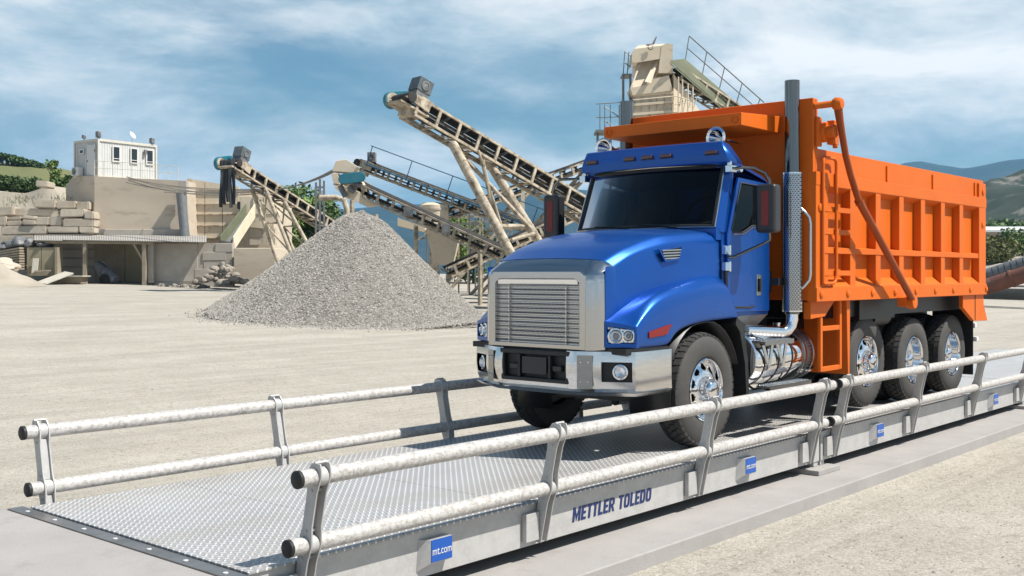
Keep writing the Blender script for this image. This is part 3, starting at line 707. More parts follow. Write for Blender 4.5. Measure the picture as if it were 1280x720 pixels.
# --- front wings with wheel arch
OUT = [(8.31, 1.745), (8.41, 1.83), (8.55, 1.915), (8.7, 1.985), (8.95, 2.04), (9.21, 2.085), (9.5, 2.125), (9.81, 2.15), (9.95, 2.135), (10.04, 2.06), (10.10, 1.96), (10.18, 1.80)]
CRE = [(8.19, 1.805), (8.38, 1.91), (8.68, 2.04), (8.95, 2.11), (9.21, 2.165), (9.5, 2.21), (9.81, 2.235), (9.95, 2.22), (10.1, 2.05), (10.18, 1.83)]
ARCH = [(8.31, 1.56), (8.885, 1.565), (8.93, 1.62), (9.01, 1.68), (9.15, 1.722), (9.31, 1.748), (9.6, 1.772), (10.18, 1.785)]
def wing(sg):
    m = MB(); rows = []
    for i, x in enumerate((8.31, 8.36, 8.41, 8.55, 8.7, 8.885, 8.93, 9.01, 9.15, 9.31, 9.5, 9.65, 9.81, 9.9, 9.97, 10.04, 10.10, 10.15, 10.18)):
        xc = x - .14 * (1 - sstep(8.31, 8.5, x)); zc = interp(CRE, xc); zo = interp(OUT, x); zb = interp(ARCH, x); vi = interp(EV, max(x, 8.34)) + .015
        if i == 0: vi = .735
        ch = .055 * sstep(8.3, 8.6, x) + .015
        rows.append([T(xc, sg * (vi - .03), zc + .01), T(xc, sg * vi, zc), T((xc * .6 + x * .4), sg * (vi * .55 + .925 * .45), zc * .62 + (zo + ch) * .38), T(x * .85 + xc * .15, sg * .925, zo + ch), T(x, sg * .985, zo + .012), T(x, sg * 1.0, zo - .02), T(x, sg * 1.003, (zo + zb) / 2), T(x, sg * 1.0, zb), T(x, sg * .965, zb - .002)])
    m.grid(rows)
    w_ = m.build('front_wing', 'blue', TR, smooth=75, sub=2)
    # headlight bay
    A = T(8.175, sg * .738, 1.56); B = T(8.31, sg * 1.0, 1.56)
    def hp(t, z, off=0): q = A.lerp(B, t); d = (B - A).normalized(); n = V((-abs(d.y), sg * -abs(d.x) * -1, 0)); return V((q.x + n.x * off, q.y + n.y * off, z))
    m = MB(); m.ring([hp(0, 1.56), hp(1, 1.56), hp(1, 1.76), hp(.5, 1.79), hp(0, 1.81)], [hp(.05, 1.60), hp(.93, 1.605), hp(.93, 1.725), hp(.5, 1.745), hp(.05, 1.755)], (.05, 0, 0)); m.build('lamp_panel', 'blue', w_, bevel=.006)
    m = MB(); m.prism([hp(.02, 1.58, -.055), hp(.96, 1.58, -.055), hp(.96, 1.77, -.055), hp(.02, 1.77, -.055)], (.02, 0, 0)); hb = m.build('headlight', 'housing', w_)
    ax = hp(.3, 1.6, 1) - hp(.3, 1.6, 0)
    for t_, r, z in ((.34, .062, 1.668), (.74, .048, 1.672)):
        m = MB(); m.lathe([(r + .014, -.045), (r + .014, -.012), (r, -.008), (r * .8, -.03), (r * .4, -.042)], hp(t_, z), ax, 28); m.build('reflector', 'chrome', w_)
        m = MB(); m.lathe([(r * .55, -.04), (r * .5, -.015), (r * .3, -.004), (.0005, -.001)], hp(t_, z), ax, 20); m.build('bulb', 'lens', w_)
    m = MB(); m.prism([hp(.06, 1.608, -.02), hp(.92, 1.612, -.02), hp(.92, 1.64, -.03), hp(.06, 1.632, -.03)], (.01, 0, 0)); m.prism([hp(.06, 1.735, -.025), hp(.92, 1.71, -.025), hp(.92, 1.724, -.02), hp(.06, 1.752, -.02)], (.01, 0, 0)); m.build('lamp_trim', 'chrome', w_)
    # side marker
    m = MB(); m.prism([T(8.50, sg * .998, 1.645), T(8.80, sg * .998, 1.665), T(8.90, sg * .998, 1.765), T(8.80, sg * .998, 1.755), T(8.50, sg * .998, 1.705)], (0, sg * .016, 0)); m.build('side_marker', 'red_lens', w_, bevel=.005)
    # black arch liner and mudguard behind the wheel
    m = MB(); rows = []
    for k in range(17):
        th = math.pi * (-.12 + 1.02 * k / 16); x = 9.57 - math.cos(th) * .70; z = min(1.08 + math.sin(th) * .70, interp(ARCH, max(8.31, min(10.18, x))) - .004 if 8.88 < x < 10.18 else 9)
        if x < 8.9: continue
        rows.append([T(x, sg * .50, z), T(x, sg * .97, z)])
    m.grid(rows); m.build('arch_liner', 'frame_black', w_, solid=.01)
    m = MB(); m.prism([T(10.16, sg * 1.0, 1.79), T(10.30, sg * 1.0, 1.72), T(10.40, sg * 1.0, 1.30), T(10.42, sg * 1.0, .92), T(10.36, sg * 1.0, .92), T(10.33, sg * 1.0, 1.30), T(10.22, sg * 1.0, 1.64), T(10.13, sg * 1.0, 1.72)], (0, -sg * .42, 0)); m.build('mudguard', 'black_plastic', w_)
for sg in (-1, 1): wing(sg)
# --- cab
def cab():
    m = MB(); m.bx(T(9.97, -.925, 1.80), T(10.98, .925, 2.70))
    m.prism([T(9.90, -.90, 2.60), T(9.90, -.90, 2.735), T(9.97, -.925, 2.70), T(9.975, -.925, 2.60)], (0, 1.80, 0))
    m.bx(T(10.93, -.92, 2.7), T(10.98, .92, 3.24))
    for sg in (-1, 1):
        m.bx(T(10.84, sg * .92, 2.7), T(10.935, sg * .84, 3.24))
        a = [T(9.905, sg * .885, 2.70), T(9.97, sg * .94, 2.68), T(10.09, sg * .93, 2.68), T(10.0, sg * .86, 2.70)]
        b = [T(10.135, sg * .862, 3.42), T(10.19, sg * .915, 3.40), T(10.275, sg * .905, 3.40), T(10.2, sg * .84, 3.42)]
        m.add(a + b, [(0, 1, 2, 3), (4, 7, 6, 5), (0, 4, 5, 1), (1, 5, 6, 2), (2, 6, 7, 3), (3, 7, 4, 0)])
    c = m.build('cab', 'blue', TR, smooth=35, bevel=.012)
    m = MB(); rows = []
    for v in (-.93, -.90, -.80, 0, .80, .90, .93):
        d = .05 * (abs(v) > .85) + .05 * (abs(v) > .92)
        rows.append([T(10.12, v, 3.37), T(10.10, v, 3.46 - d), T(10.45, v, 3.47 - d), T(10.9, v, 3.375 - d), T(11.0, v, 3.33 - d), T(11.0, v, 3.235)])
    m.grid(rows, closed=True); m.build('roof', 'blue', c, smooth=50)
    # windscreen
    def wp(s, t, off=0):
        k = 1 - s * s; x = 9.90 + .24 * t - .075 * k + off; v = s * (.878 - .028 * t); z = 2.742 + .648 * t + .012 * k * (1 - t); return T(x, v, z)
    m = MB(); m.grid([[wp(-1 + i / 8, j / 5) for i in range(17)] for j in range(6)]); m.build('windscreen', 'glass', c, smooth=60, recalc=False)
    per = [wp(-1 + i / 8, 0, -.006) for i in range(17)] + [wp(1, j / 6, -.006) for j in range(1, 7)] + [wp(1 - i / 8, 1, -.006) for i in range(1, 17)] + [wp(-1, 1 - j / 6, -.006) for j in range(1, 7)]
    m = MB(); m.tube(per, .022, 8, caps=False); m.build('windscreen_seal', 'black_plastic', c)
    cen = sum(per, V()) / len(per); q = [p + (p - cen).normalized() * .024 + V((-.012, 0, 0)) for p in per]
    m = MB(); m.tube(q, .0065, 6, caps=False); m.build('windscreen_trim', 'brushed', c)
    for v0 in (-.55, .15):   # wipers
        m = MB(); m.tube([wp(v0, -.02, -.03), wp(v0 + .25, .02, -.035), wp(v0 + .55, .035, -.03)], .010, 6); m.build('wiper', 'black_plastic', c)
    # interior
    m = MB(); m.prism([T(9.93, -.85, 2.70), T(10.28, -.85, 2.70), T(10.28, -.85, 2.82), T(10.05, -.85, 2.78)], (0, 1.7, 0)); m.build('dashboard', 'interior', c)
    for v in (-.45, .45):
        m = MB(); m.bx(T(10.45, v - .26, 2.70), T(10.85, v + .26, 2.78)); m.prism([T(10.72, v - .25, 2.76), T(10.86, v - .25, 2.76), T(10.92, v - .22, 3.22), T(10.82, v - .22, 3.22)], (0, .48, 0)); m.build('seat', 'seat', c, bevel=.03)
    m = MB(); ring = []
    for k in range(20):
        t = 2 * math.pi * k / 20; ring.append(T(10.42 + .06 * math.sin(t), -.45 + .22 * math.cos(t), 2.90 + .19 * math.sin(t)))
    m.tube(ring + ring[:1], .016, 6); m.cyl(T(10.25, -.45, 2.75), T(10.42, -.45, 2.9), .03, n=8); m.build('steering_wheel', 'black_plastic', c)
    # doors
    for sg in (-1, 1):
        y0 = sg * .927
        o_ = [(10.06, 1.84), (10.955, 1.84), (10.955, 2.62), (10.955, 3.24), (10.27, 3.27), (10.05, 2.64), (10.03, 2.2)]
        i_ = [(10.15, 2.60), (10.85, 2.60), (10.88, 2.78), (10.88, 3.20), (10.315, 3.215), (10.125, 2.70), (10.12, 2.66)]
        i_ = [(10.16, 2.685), (10.36, 2.69), (10.56, 2.765), (10.88, 2.785), (10.88, 3.20), (10.315, 3.215), (10.13, 2.72)]
        o_ = [(10.06, 1.84), (10.45, 1.84), (10.70, 1.84), (10.955, 1.84), (10.955, 3.24), (10.27, 3.27), (10.04, 2.66)]
        m = MB(); m.ring([T(x, y0, z) for x, z in o_], [T(x, y0, z) for x, z in i_], (0, sg * .028, 0)); d = m.build('door', 'blue', c, bevel=.007)
        m = MB(); m.prism([T(x, y0 + sg * .006, z) for x, z in i_], (0, sg * .006, 0)); m.build('window', 'side_glass', c)
        m = MB(); q = [T(x, y0 + sg * .030, z) for x, z in i_]; m.tube(q + q[:1], .009, 6); m.build('window_seal', 'black_plastic', c)
        m = MB(); m.tube([T(10.15, y0 + sg * .034, 2.665), T(10.36, y0 + sg * .034, 2.668), T(10.56, y0 + sg * .034, 2.742), T(10.9, y0 + sg * .034, 2.76)], .007, 6); m.build('window_trim', 'brushed', c)
        m = MB(); m.bx(T(10.66, y0 + sg * .028, 2.01), T(10.755, y0 + sg * .036, 2.24)); m.build('handle_plate', 'brushed', c, bevel=.006)
        m = MB(); m.bx(T(10.69, y0 + sg * .036, 2.05), T(10.728, y0 + sg * .062, 2.2)); m.build('door_handle', 'black_plastic', c, bevel=.008)
        m = MB(); m.tube([T(10.10, y0 + sg * .030, 1.90), T(10.5, y0 + sg * .032, 1.885), T(10.6, y0 + sg * .03, 1.90)], .012, 6); m.build('door_crease', 'black_plastic', c)
        m = MB(); m.prism([T(10.16, sg * .93, 1.80), T(10.96, sg * .93, 1.80), T(10.80, sg * .80, 1.60), T(10.22, sg * .80, 1.60)], (0, -sg * .3, 0)); m.build('sill_fairing', 'brushed_dark', c)
        for z in (2.50, 2.33):
            m = MB(); m.bx(T(9.96, sg * .93, z - .05), T(10.06, sg * .985, z + .04)); m.cyl(T(10.05, sg * .975, z - .06), T(10.05, sg * .975, z + .05), .018, n=10); m.build('hinge', 'chrome', c, bevel=.01)
        m = MB(); m.tube([T(10.0, sg * .955, 2.30), T(10.0, sg * .96, 2.12), T(10.02, sg * .95, 1.98), T(10.06, sg * .93, 1.95)], [.022, .018, .012, .01], 8); m.build('strap', 'black_plastic', c)
        m = MB(); m.bx(T(10.962, sg * .925, 2.05), T(11.02, sg * .95, 2.28)); m.build('rear_latch', 'black_plastic', c)
cab()
def visor():
    m = MB(); rows = []
    for s in (-1, -.97, -.6, -.3, 0, .3, .6, .97, 1):
        k = 1 - s * s; e = 1 if abs(s) < .99 else 0
        x = 10.04 - .05 * k
        rows.append([T(10.16, s * .955, 3.43), T(x + .004, s * .965, 3.412), T(x - .004, s * .965, 3.425), T(x - .012, s * .925, 3.53), T(x - .004, s * .875, 3.632), T(x + .02, s * .870, 3.645), T(10.20, s * .86, 3.625)])
    m.grid(rows)
    for sg in (-1, 1):
        m.add([T(10.04, sg * .965, 3.412), T(10.028, sg * .925, 3.53), T(10.04, sg * .873, 3.635), T(10.22, sg * .86, 3.625), T(10.32, sg * .955, 3.44), T(10.30, sg * .965, 3.415)], [(0, 1, 2, 3, 4, 5)])
    o = m.build('sun_visor', 'blue', TR, smooth=40, solid=.008)
    for v in (-.78, -.24, 0, .24, .78):
        k = 1 - (v / .93) ** 2; x = 10.04 - .05 * k - .012
        m = MB(); m.bx(T(x - .028, v - .072, 3.505), T(x + .03, v + .072, 3.545)); m.build('marker_light', 'amber_lens', o, bevel=.012)
        m = MB(); m.bx(T(x - .016, v - .085, 3.497), T(x + .03, v + .085, 3.504)); m.build('marker_base', 'black_plastic', o)
visor()
for v in (-.74, .74):
    m = MB(); m.lathe([(.115, 0), (.118, .012), (.10, .02), (.085, .012), (.075, -.03), (.05, -.10), (.02, -.2), (.0005, -.21)], T(10.18, v, 3.70), (-1, 0, 0), 28); h = m.build('air_horn', 'chrome', TR)
    m = MB(); m.cyl(T(10.26, v, 3.47), T(10.26, v, 3.66), .03, n=10); m.build('horn_foot', 'chrome', h)
    m = MB(); m.tube([T(10.36, v, 3.70), T(10.7, v, 3.685)], [.022, .016], 8); m.build('horn_tube', 'chrome', h)
def mirror(sg, xo, vo):
    x0, x1, v0, v1, z0, z1 = xo, xo + .16, sg * vo, sg * (vo + .23), 2.675, 3.185
    m = MB(); m.bx(T(x0, v0, z0), T(x1, v1, z1)); o = m.build('mirror', 'housing', TR, bevel=.04, seg=4)
    m = MB(); m.bx(T(x0 - .004, v0 + sg * .075, z0 + .075), T(x0 + .01, v0 + sg * .16, z1 - .075)); m.build('mirror_reflector', 'red_lens', o, bevel=.003)
    m = MB(); m.bx(T(x1 - .002, v0 + sg * .03, z0 + .04), T(x1 + .004, v1 - sg * .03, z1 - .04)); m.build('mirror_glass', 'chrome', o)
    vm = v0 + sg * .13; xm = x0 + .08
    m = MB(); m.tube([T(10.12, sg * .95, 3.345), T(10.15, sg * 1.05, 3.36), T(xm - .06, sg * (vo - .02), 3.36), T(xm - .01, vm - sg * .04, 3.30), T(xm, vm, 3.22), T(xm, vm, 3.17)], .017, 8)
    m.build('mirror_arm', 'chrome_dark', o)
    m = MB(); m.tube([T(10.02, sg * .975, 2.42), T(10.06, sg * 1.02, 2.425), T(xm - .04, vm - sg * .06, 2.56), T(xm, vm, 2.60), T(xm, vm, 2.69)], .016, 8); m.build('mirror_arm', 'chrome_dark', o)
    m = MB(); m.bx(T(10.05, sg * .92, 3.31), T(10.16, sg * 1.0, 3.385)); m.cyl(T(10.19, sg * .93, 3.345), T(10.19, sg * 1.04, 3.345), .032, n=12); m.cyl(T(10.09, sg * .95, 3.38), T(10.09, sg * .95, 3.43), .028, n=10); m.build('mirror_bracket', 'chrome', o, bevel=.008)
mirror(-1, 10.26, 1.15); mirror(1, 10.02, 1.30)
# --- exhaust stacks
for sg in (-1, 1):
    x, v = 11.17, sg * 1.12
    m = MB(); m.cyl(T(x, v, 1.80), T(x, v, 4.395), .082, n=32, caps=False); m.cyl(T(x, v, 4.394), T(x, v, 3.9), .076, n=24, caps=False); o = m.build('exhaust_stack', 'chrome_dark', TR)
    m = MB(); m.lathe([(.112, 0), (.112, 1.52)], T(x, v, 1.84), (0, 0, 1), 36); m.build('heat_shield', 'shield_mesh', o)
    m = MB(); m.lathe([(.086, 1.515), (.1125, 1.515), (.1125, 1.53), (.086, 1.53)], T(x, v, 1.84), (0, 0, 1), 36); m.lathe([(.086, 0), (.1125, 0), (.1125, -.012), (.086, -.012)], T(x, v, 1.84), (0, 0, 1), 36); m.build('shield_band', 'chrome', o)
    m = MB(); m.tube([T(x, v, 1.86), T(x, v, 1.74), T(x - .02, v - sg * .01, 1.67), T(x - .07, v - sg * .03, 1.62), T(x - .15, v - sg * .06, 1.60), T(x - .6, v - sg * .25, 1.63)], .068, 16); m.build('exhaust_elbow', 'chrome', o)
    m = MB(); m.tube([T(x + .02, v + sg * .085, 2.98), T(x + .03, v + sg * .13, 2.94), T(x + .05, v + sg * .18, 2.87), T(x + .055, v + sg * .19, 2.80), T(x + .055, v + sg * .19, 2.24), T(x + .05, v + sg * .18, 2.18), T(x + .03, v + sg * .13, 2.11), T(x + .02, v + sg * .085, 2.07)], .017, 10); m.build('grab_handle', 'brushed', o)
    m = MB(); m.bx(T(x - .19, sg * .93, 2.12), T(x - .05, sg * 1.05, 2.2)); m.build('stack_bracket', 'black_plastic', o)
# --- fuel tank and steps (near), plain tank (far)
for sg in (-1, 1):
    c0 = T(10.42, sg * .80, 1.325); R_ = .30
    m = MB(); m.lathe([(.0005, 0), (.20, .006), (.27, .02), (R_, .06), (R_, 1.42), (.27, 1.46), (.20, 1.474), (.0005, 1.48)], c0, (1, 0, 0), 48); o = m.build('fuel_tank', 'chrome', TR)
    for dx in (.16, .48, .80, 1.10, 1.32):
        m = MB(); m.lathe([(R_ + .001, -.012), (R_ + .006, -.012), (R_ + .006, .012), (R_ + .001, .012)], c0 + V((dx, 0, 0)), (1, 0, 0), 40); m.build('tank_strap', 'frame_black' if dx < 1 else 'brushed_dark', o)
    m = MB(); m.cyl(c0 + V((1.05, -.02 * sg, .28)), c0 + V((1.05, -.02 * sg, .36)), .045, n=14); m.build('filler_cap', 'chrome', o)
    for z, xa, xb, dv in ((1.045, 10.46, 11.42, .36), (1.52, 10.46, 11.12, .30)):
        m = MB(); m.bx(T(xa, sg * .80 + sg * (dv - .10), z - .012), T(xb, sg * .80 + sg * (dv + .06), z + .012)); 
        st = m.build('step', 'brushed_dark', o, bevel=.004)
        m = MB(); n = int((xb - xa) / .045)
        for i in range(n):
            for j in range(4): m.cyl(T(xa + .03 + i * .045, sg * (.80 + dv - .08 + j * .038), z + .011), T(xa + .03 + i * .045, sg * (.80 + dv - .08 + j * .038), z + .022), .012, .008, n=6)
        m.build('step_grip', 'brushed', o, smooth=0, kind='stuff', recalc=False)
        m = MB(); m.bx(T(xa, sg * (.80 + dv + .058), z - .035), T(xb, sg * (.80 + dv + .068), z + .014)); m.build('step_nosing', 'brushed_dark', o)
    for xa in (10.60, 10.92):
        m = MB(); m.beam(T(xa - .12, sg * 1.125, 1.50), T(xa, sg * 1.135, 1.25), .05, .012, up=V((0, 1, 0))); m.beam(T(xa + .10, sg * 1.125, 1.50), T(xa, sg * 1.137, 1.25), .05, .012, up=V((0, 1, 0))); m.build('step_bracket', 'brushed', o)
    for xa in (10.6, 11.0, 11.3):
        m = MB(); m.tube([T(xa, sg * .85, 1.06), T(xa, sg * .95, 1.0), T(xa, sg * 1.1, 1.03)], .014, 6); m.build('step_hanger', 'frame_black', o)
# --- dump body
BX0, BX1 = 11.325, 17.06
def dump():
    m = MB(); m.bx(T(BX0, -1.295, 1.95), T(BX0 + .06, 1.295, 4.21)); B = m.build('dump_body', 'orange', TR, bevel=.012); B['label'] = 'orange ribbed steel dump body with high headboard and cab guard'
    m = MB(); m.bx(T(BX0 + .06, -1.2, 1.95), T(BX1 - .06, 1.2, 2.10)); m.build('floor', 'orange', B)
    m = MB(); m.bx(T(BX1 - .06, -1.29, 1.95), T(BX1, 1.29, 3.6)); m.build('tailgate', 'orange', B, bevel=.01)
    # cab guard
    m = MB(); m.prism([T(10.41, -.91, 3.845), T(10.41, -.91, 3.98), T(BX0 - .002, -.91, 4.035), T(BX0 - .002, -.91, 3.84)], (0, 1.82, 0)); m.build('cab_guard', 'orange', B, bevel=.006)
    for v in (-.83, .83):
        m = MB(); m.lathe([(.040, -.001), (.040, .012), (.032, .012), (.032, -.001)], T(10.41, v, 3.905), (-1, 0, 0), 24); m.build('guard_boss', 'orange', B)
    for sg in (-1, 1):
        m = MB(); m.bx(T(BX0 + .062, sg * 1.195, 2.0), T(BX1 - .062, sg * 1.225, 3.30)); m.build('side_panel', 'orange', B)
        m = MB(); m.bx(T(BX0 + .05, sg * 1.27, 3.386), T(BX1 - .02, sg * 1.298, 3.65)); m.build('upper_board', 'orange', B, bevel=.006)
        m = MB(); m.prism([T(BX0 - .004, sg * 1.226, 3.18), T(BX0 - .004, sg * 1.335, 3.238), T(BX0 - .004, sg * 1.335, 3.388), T(BX0 - .004, sg * 1.226, 3.388)], (BX1 - BX0 + .02, 0, 0)); m.build('top_rail', 'orange', B, bevel=.006)
        m = MB(); m.bx(T(BX0 - .006, sg * 1.226, 1.935), T(BX1 + .012, sg * 1.343, 2.098)); m.build('bottom_rail', 'orange', B, bevel=.008)
        m = MB(); m.prism([T(BX0 + .07, sg * 1.226, 2.1), T(BX0 + .07, sg * 1.335, 2.1), T(BX0 + .07, sg * 1.226, 2.20)], (BX1 - BX0 - .14, 0, 0)); m.build('bottom_ledge', 'orange', B)
        m = MB(); m.prism([T(11.51, sg * 1.226, 2.475), T(11.51, sg * 1.336, 2.478), T(11.51, sg * 1.336, 2.545), T(11.51, sg * 1.226, 2.56)], (5.2, 0, 0)); m.build('mid_ledge', 'orange', B, bevel=.004)
        for i in range(7):
            x = 12.38 + .74 * (i - 1) if i else 11.78
            if i == 0: x = 11.95
            x = 12.38 + .74 * (i - 1)
            m = MB(); m.bx(T(x - .15, sg * 1.2255, 2.1), T(x, sg * 1.328, 3.245)); m.build('rib', 'orange', B, bevel=.006)
        m = MB(); m.bx(T(BX0 - .002, sg * 1.2255, 2.0), T(BX0 + .19, sg * 1.331, 3.24)); m.build('corner_post', 'orange', B, bevel=.01)
        m = MB(); m.bx(T(16.76, sg * 1.2255, 2.0), T(BX1 + .004, sg * 1.331, 3.6)); m.build('corner_post', 'orange', B, bevel=.01)
        for x in (13.35, 14.92, 16.62):
            m = MB(); m.bx(T(x, sg * 1.298, 3.40), T(x + .035, sg * 1.318, 3.60)); m.build('board_clip', 'orange', B, bevel=.006)
        b0 = None
        for i in range(9):
            x = 11.43 + i * .70
            if b0 is None:
                m = MB(); m.lathe([(.042, 0), (.042, .012), (.034, .018), (.0005, .018)], T(x, sg * 1.342, 2.018), (0, sg, 0), 20); b0 = m.build('boss', 'orange', B)
            else: dup(b0, (.70 * i, 0, 0))
        for x, z in ((11.42, 2.99), (16.91, 2.98), (16.93, 3.47)):
            m = MB(); m.lathe([(.045, 0), (.045, .012), (.034, .018), (.0005, .018)], T(x, sg * 1.331, z), (0, sg, 0), 20); m.build('boss', 'orange', B)
        # headboard side and tarp gear
        m = MB(); m.bx(T(BX0 + .062, sg * 1.15, 3.65), T(BX0 + .12, sg * 1.294, 4.205)); m.build('headboard_side', 'orange', B, bevel=.006)
        # rear apron plate
        m = MB(); m.prism([T(16.15, sg * 1.30, 1.936), T(16.15, sg * 1.30, 1.76), T(16.62, sg * 1.30, 1.55), T(17.14, sg * 1.33, 1.54), T(17.06, sg * 1.30, 1.80), T(17.06, sg * 1.30, 1.936)], (0, -sg * .06, 0)); m.build('rear_apron', 'orange', B, bevel=.006)
        m = MB(); m.bx(T(16.66, sg * 1.302, 1.56), T(16.675, sg * 1.308, 1.936)); m.build('apron_seam', 'rust', B)
        m = MB(); m.bx(T(17.0, sg * .55, .72), T(17.02, sg * 1.16, 1.93)); m.build('mud_flap', 'rubber', B)
        m = MB(); m.bx(T(17.06, sg * 1.05, 1.42), T(17.16, sg * 1.17, 1.5)); m.bx(T(17.06, sg * 1.05, 1.22), T(17.16, sg * 1.2, 1.29)); m.build('tail_lamp', 'sign_white', B, bevel=.01)
        # orange step frame below the body
        m = MB(); xs0, xs1, v = 11.66, 12.17, sg * 1.22
        for x in (xs0, xs1): m.bx(T(x - .028, v - .02, 1.13), T(x + .028, v + .02, 1.94))
        for z in (1.155, 1.62): m.bx(T(xs0 + .029, v - .019, z - .028), T(xs1 - .029, v + .019, z + .028))
        m.build('step_frame', 'orange', B, bevel=.006)
        m = MB(); m.prism([T(11.36, v + .03 * sg, 1.934), T(11.98, v + .03 * sg, 1.934), T(11.72, v + .03 * sg, 1.76), T(11.36, v + .03 * sg, 1.74)], (0, -sg * .09, 0)); m.build('step_gusset', 'orange', B, bevel=.006)
        m = MB(); m.prism([T(12.30, sg * 1.27, 1.06), T(12.345, sg * 1.27, 1.06), T(12.36, sg * 1.27, 1.934), T(12.26, sg * 1.27, 1.934)], (0, -sg * .55, 0)); m.build('splash_plate', 'orange', B, bevel=.006)
    for sg in (-1, 1): m = MB(); m.bx(T(12.4, sg * .46, .95), T(16.95, sg * .49, 1.934)); m.build('inner_fender', 'frame_black', B)
    m = MB(); m.bx(T(12.0, -1.1, 1.72), T(16.9, 1.1, 1.935)); m.build('subframe', 'frame_black', B)
    m = MB(); m.cyl(T(13.45, -1.0, 1.70), T(13.95, -1.0, 1.70), .13, n=16); m.bx(T(12.9, -1.15, 1.68), T(14.0, -.7, 1.93)); m.build('air_reservoir', 'frame_black', B)
    m = MB(); m.bx(T(11.95, -.72, 1.0), T(12.25, -.4, 1.7)); m.build('valve_box', 'frame_black', B)
    # ladder on the near side
    v = -1.355
    m = MB(); m.tube([T(11.45, v, 2.14), T(11.45, v, 3.48), T(11.46, v, 3.53), T(11.50, v, 3.555), T(11.74, v, 3.555), T(11.78, v, 3.53), T(11.79, v, 3.48), T(11.79, v, 2.24), T(11.77, v, 2.17), T(11.72, v, 2.14), T(11.45, v, 2.14)], .019, 10); ld = m.build('ladder_rail', 'orange', B)
    for z in (2.98, 2.725, 2.255):
        m = MB(); m.bx(T(11.47, v + .02, z - .03), T(12.22, v + .05, z + .03)); m.build('rung', 'orange', B, bevel=.004)
    # tarp drive and swinging arm
    m = MB(); m.bx(T(11.36, -1.335, 3.67), T(11.47, -1.298, 4.0)); tm = m.build('tarp_bracket', 'orange', B, bevel=.01)
    m = MB(); m.lathe([(.115, 0), (.115, .06), (.105, .075), (.0005, .075)], T(11.53, -1.30, 3.84), (0, -1, 0), 32); m.lathe([(.075, .075), (.075, .16), (.065, .17), (.0005, .17)], T(11.53, -1.30, 3.84), (0, -1, 0), 24); m.build('tarp_motor', 'orange', B)
    m = MB(); m.bx(T(11.55, -1.44, 3.70), T(11.68, -1.35, 3.97)); m.cyl(T(11.62, -1.42, 3.66), T(11.62, -1.42, 3.72), .03, n=10); m.build('tarp_gearbox', 'orange', B, bevel=.015)
    m = MB(); m.tube([T(11.36, -1.29, 4.12), T(11.40, -1.36, 4.125), T(11.44, -1.50, 4.135)], .038, 12); m.lathe([(.0005, -.03), (.06, -.025), (.075, 0), (.07, .05), (.055, .075), (.0005, .08)], T(11.46, -1.50, 4.13), (0, -1, 0), 20); m.build('arm_head', 'orange', B)
    pa = [T(11.46, -1.52, 4.13), T(11.52, -1.52, 3.95), T(11.58, -1.52, 3.80), T(11.67, -1.52, 3.58), T(11.80, -1.52, 3.37), T(11.97, -1.52, 3.15), T(12.03, -1.52, 3.08)]
    m = MB(); m.tube(pa, [.05, .042, .038, .037, .037, .037, .037], 14); m.build('tarp_arm', 'arm_brown', B)
    m = MB(); m.tube([T(12.03, -1.52, 3.08), T(13.68, -1.50, 1.93)], [.045, .042], 14); m.cyl(T(12.02, -1.52, 3.09), T(12.06, -1.52, 3.06), .052, n=16); m.build('tarp_arm_lower', 'arm_brown', B)
    m = MB(); m.lathe([(.0005, -.05), (.085, -.05), (.09, 0), (.085, .06), (.0005, .065)], T(13.72, -1.47, 1.89), (0, -1, 0), 20); m.bx(T(13.6, -1.46, 1.83), T(13.86, -1.34, 1.95)); m.build('arm_pivot', 'orange', B, bevel=.01)
dump()
# ------------------------------------------------------------------ background: quarry plant
AX = (RT, FW, UP)
def gz(p): return ground_z(p.x, p.y)
def prect(mb, px0, py0, px1, py1, d, dep):      # block whose front face lies at depth d, dep metres deep
    a = at(px0, py1, d); b = at(px1, py0, d); c = (a + b) / 2 + FW * dep / 2
    return mb.obx(c, AX, (abs((b - a).dot(RT)), dep, abs(b.z - a.z)))
def drop(p, dz=-.3): return V((p.x, p.y, gz(p) + dz))
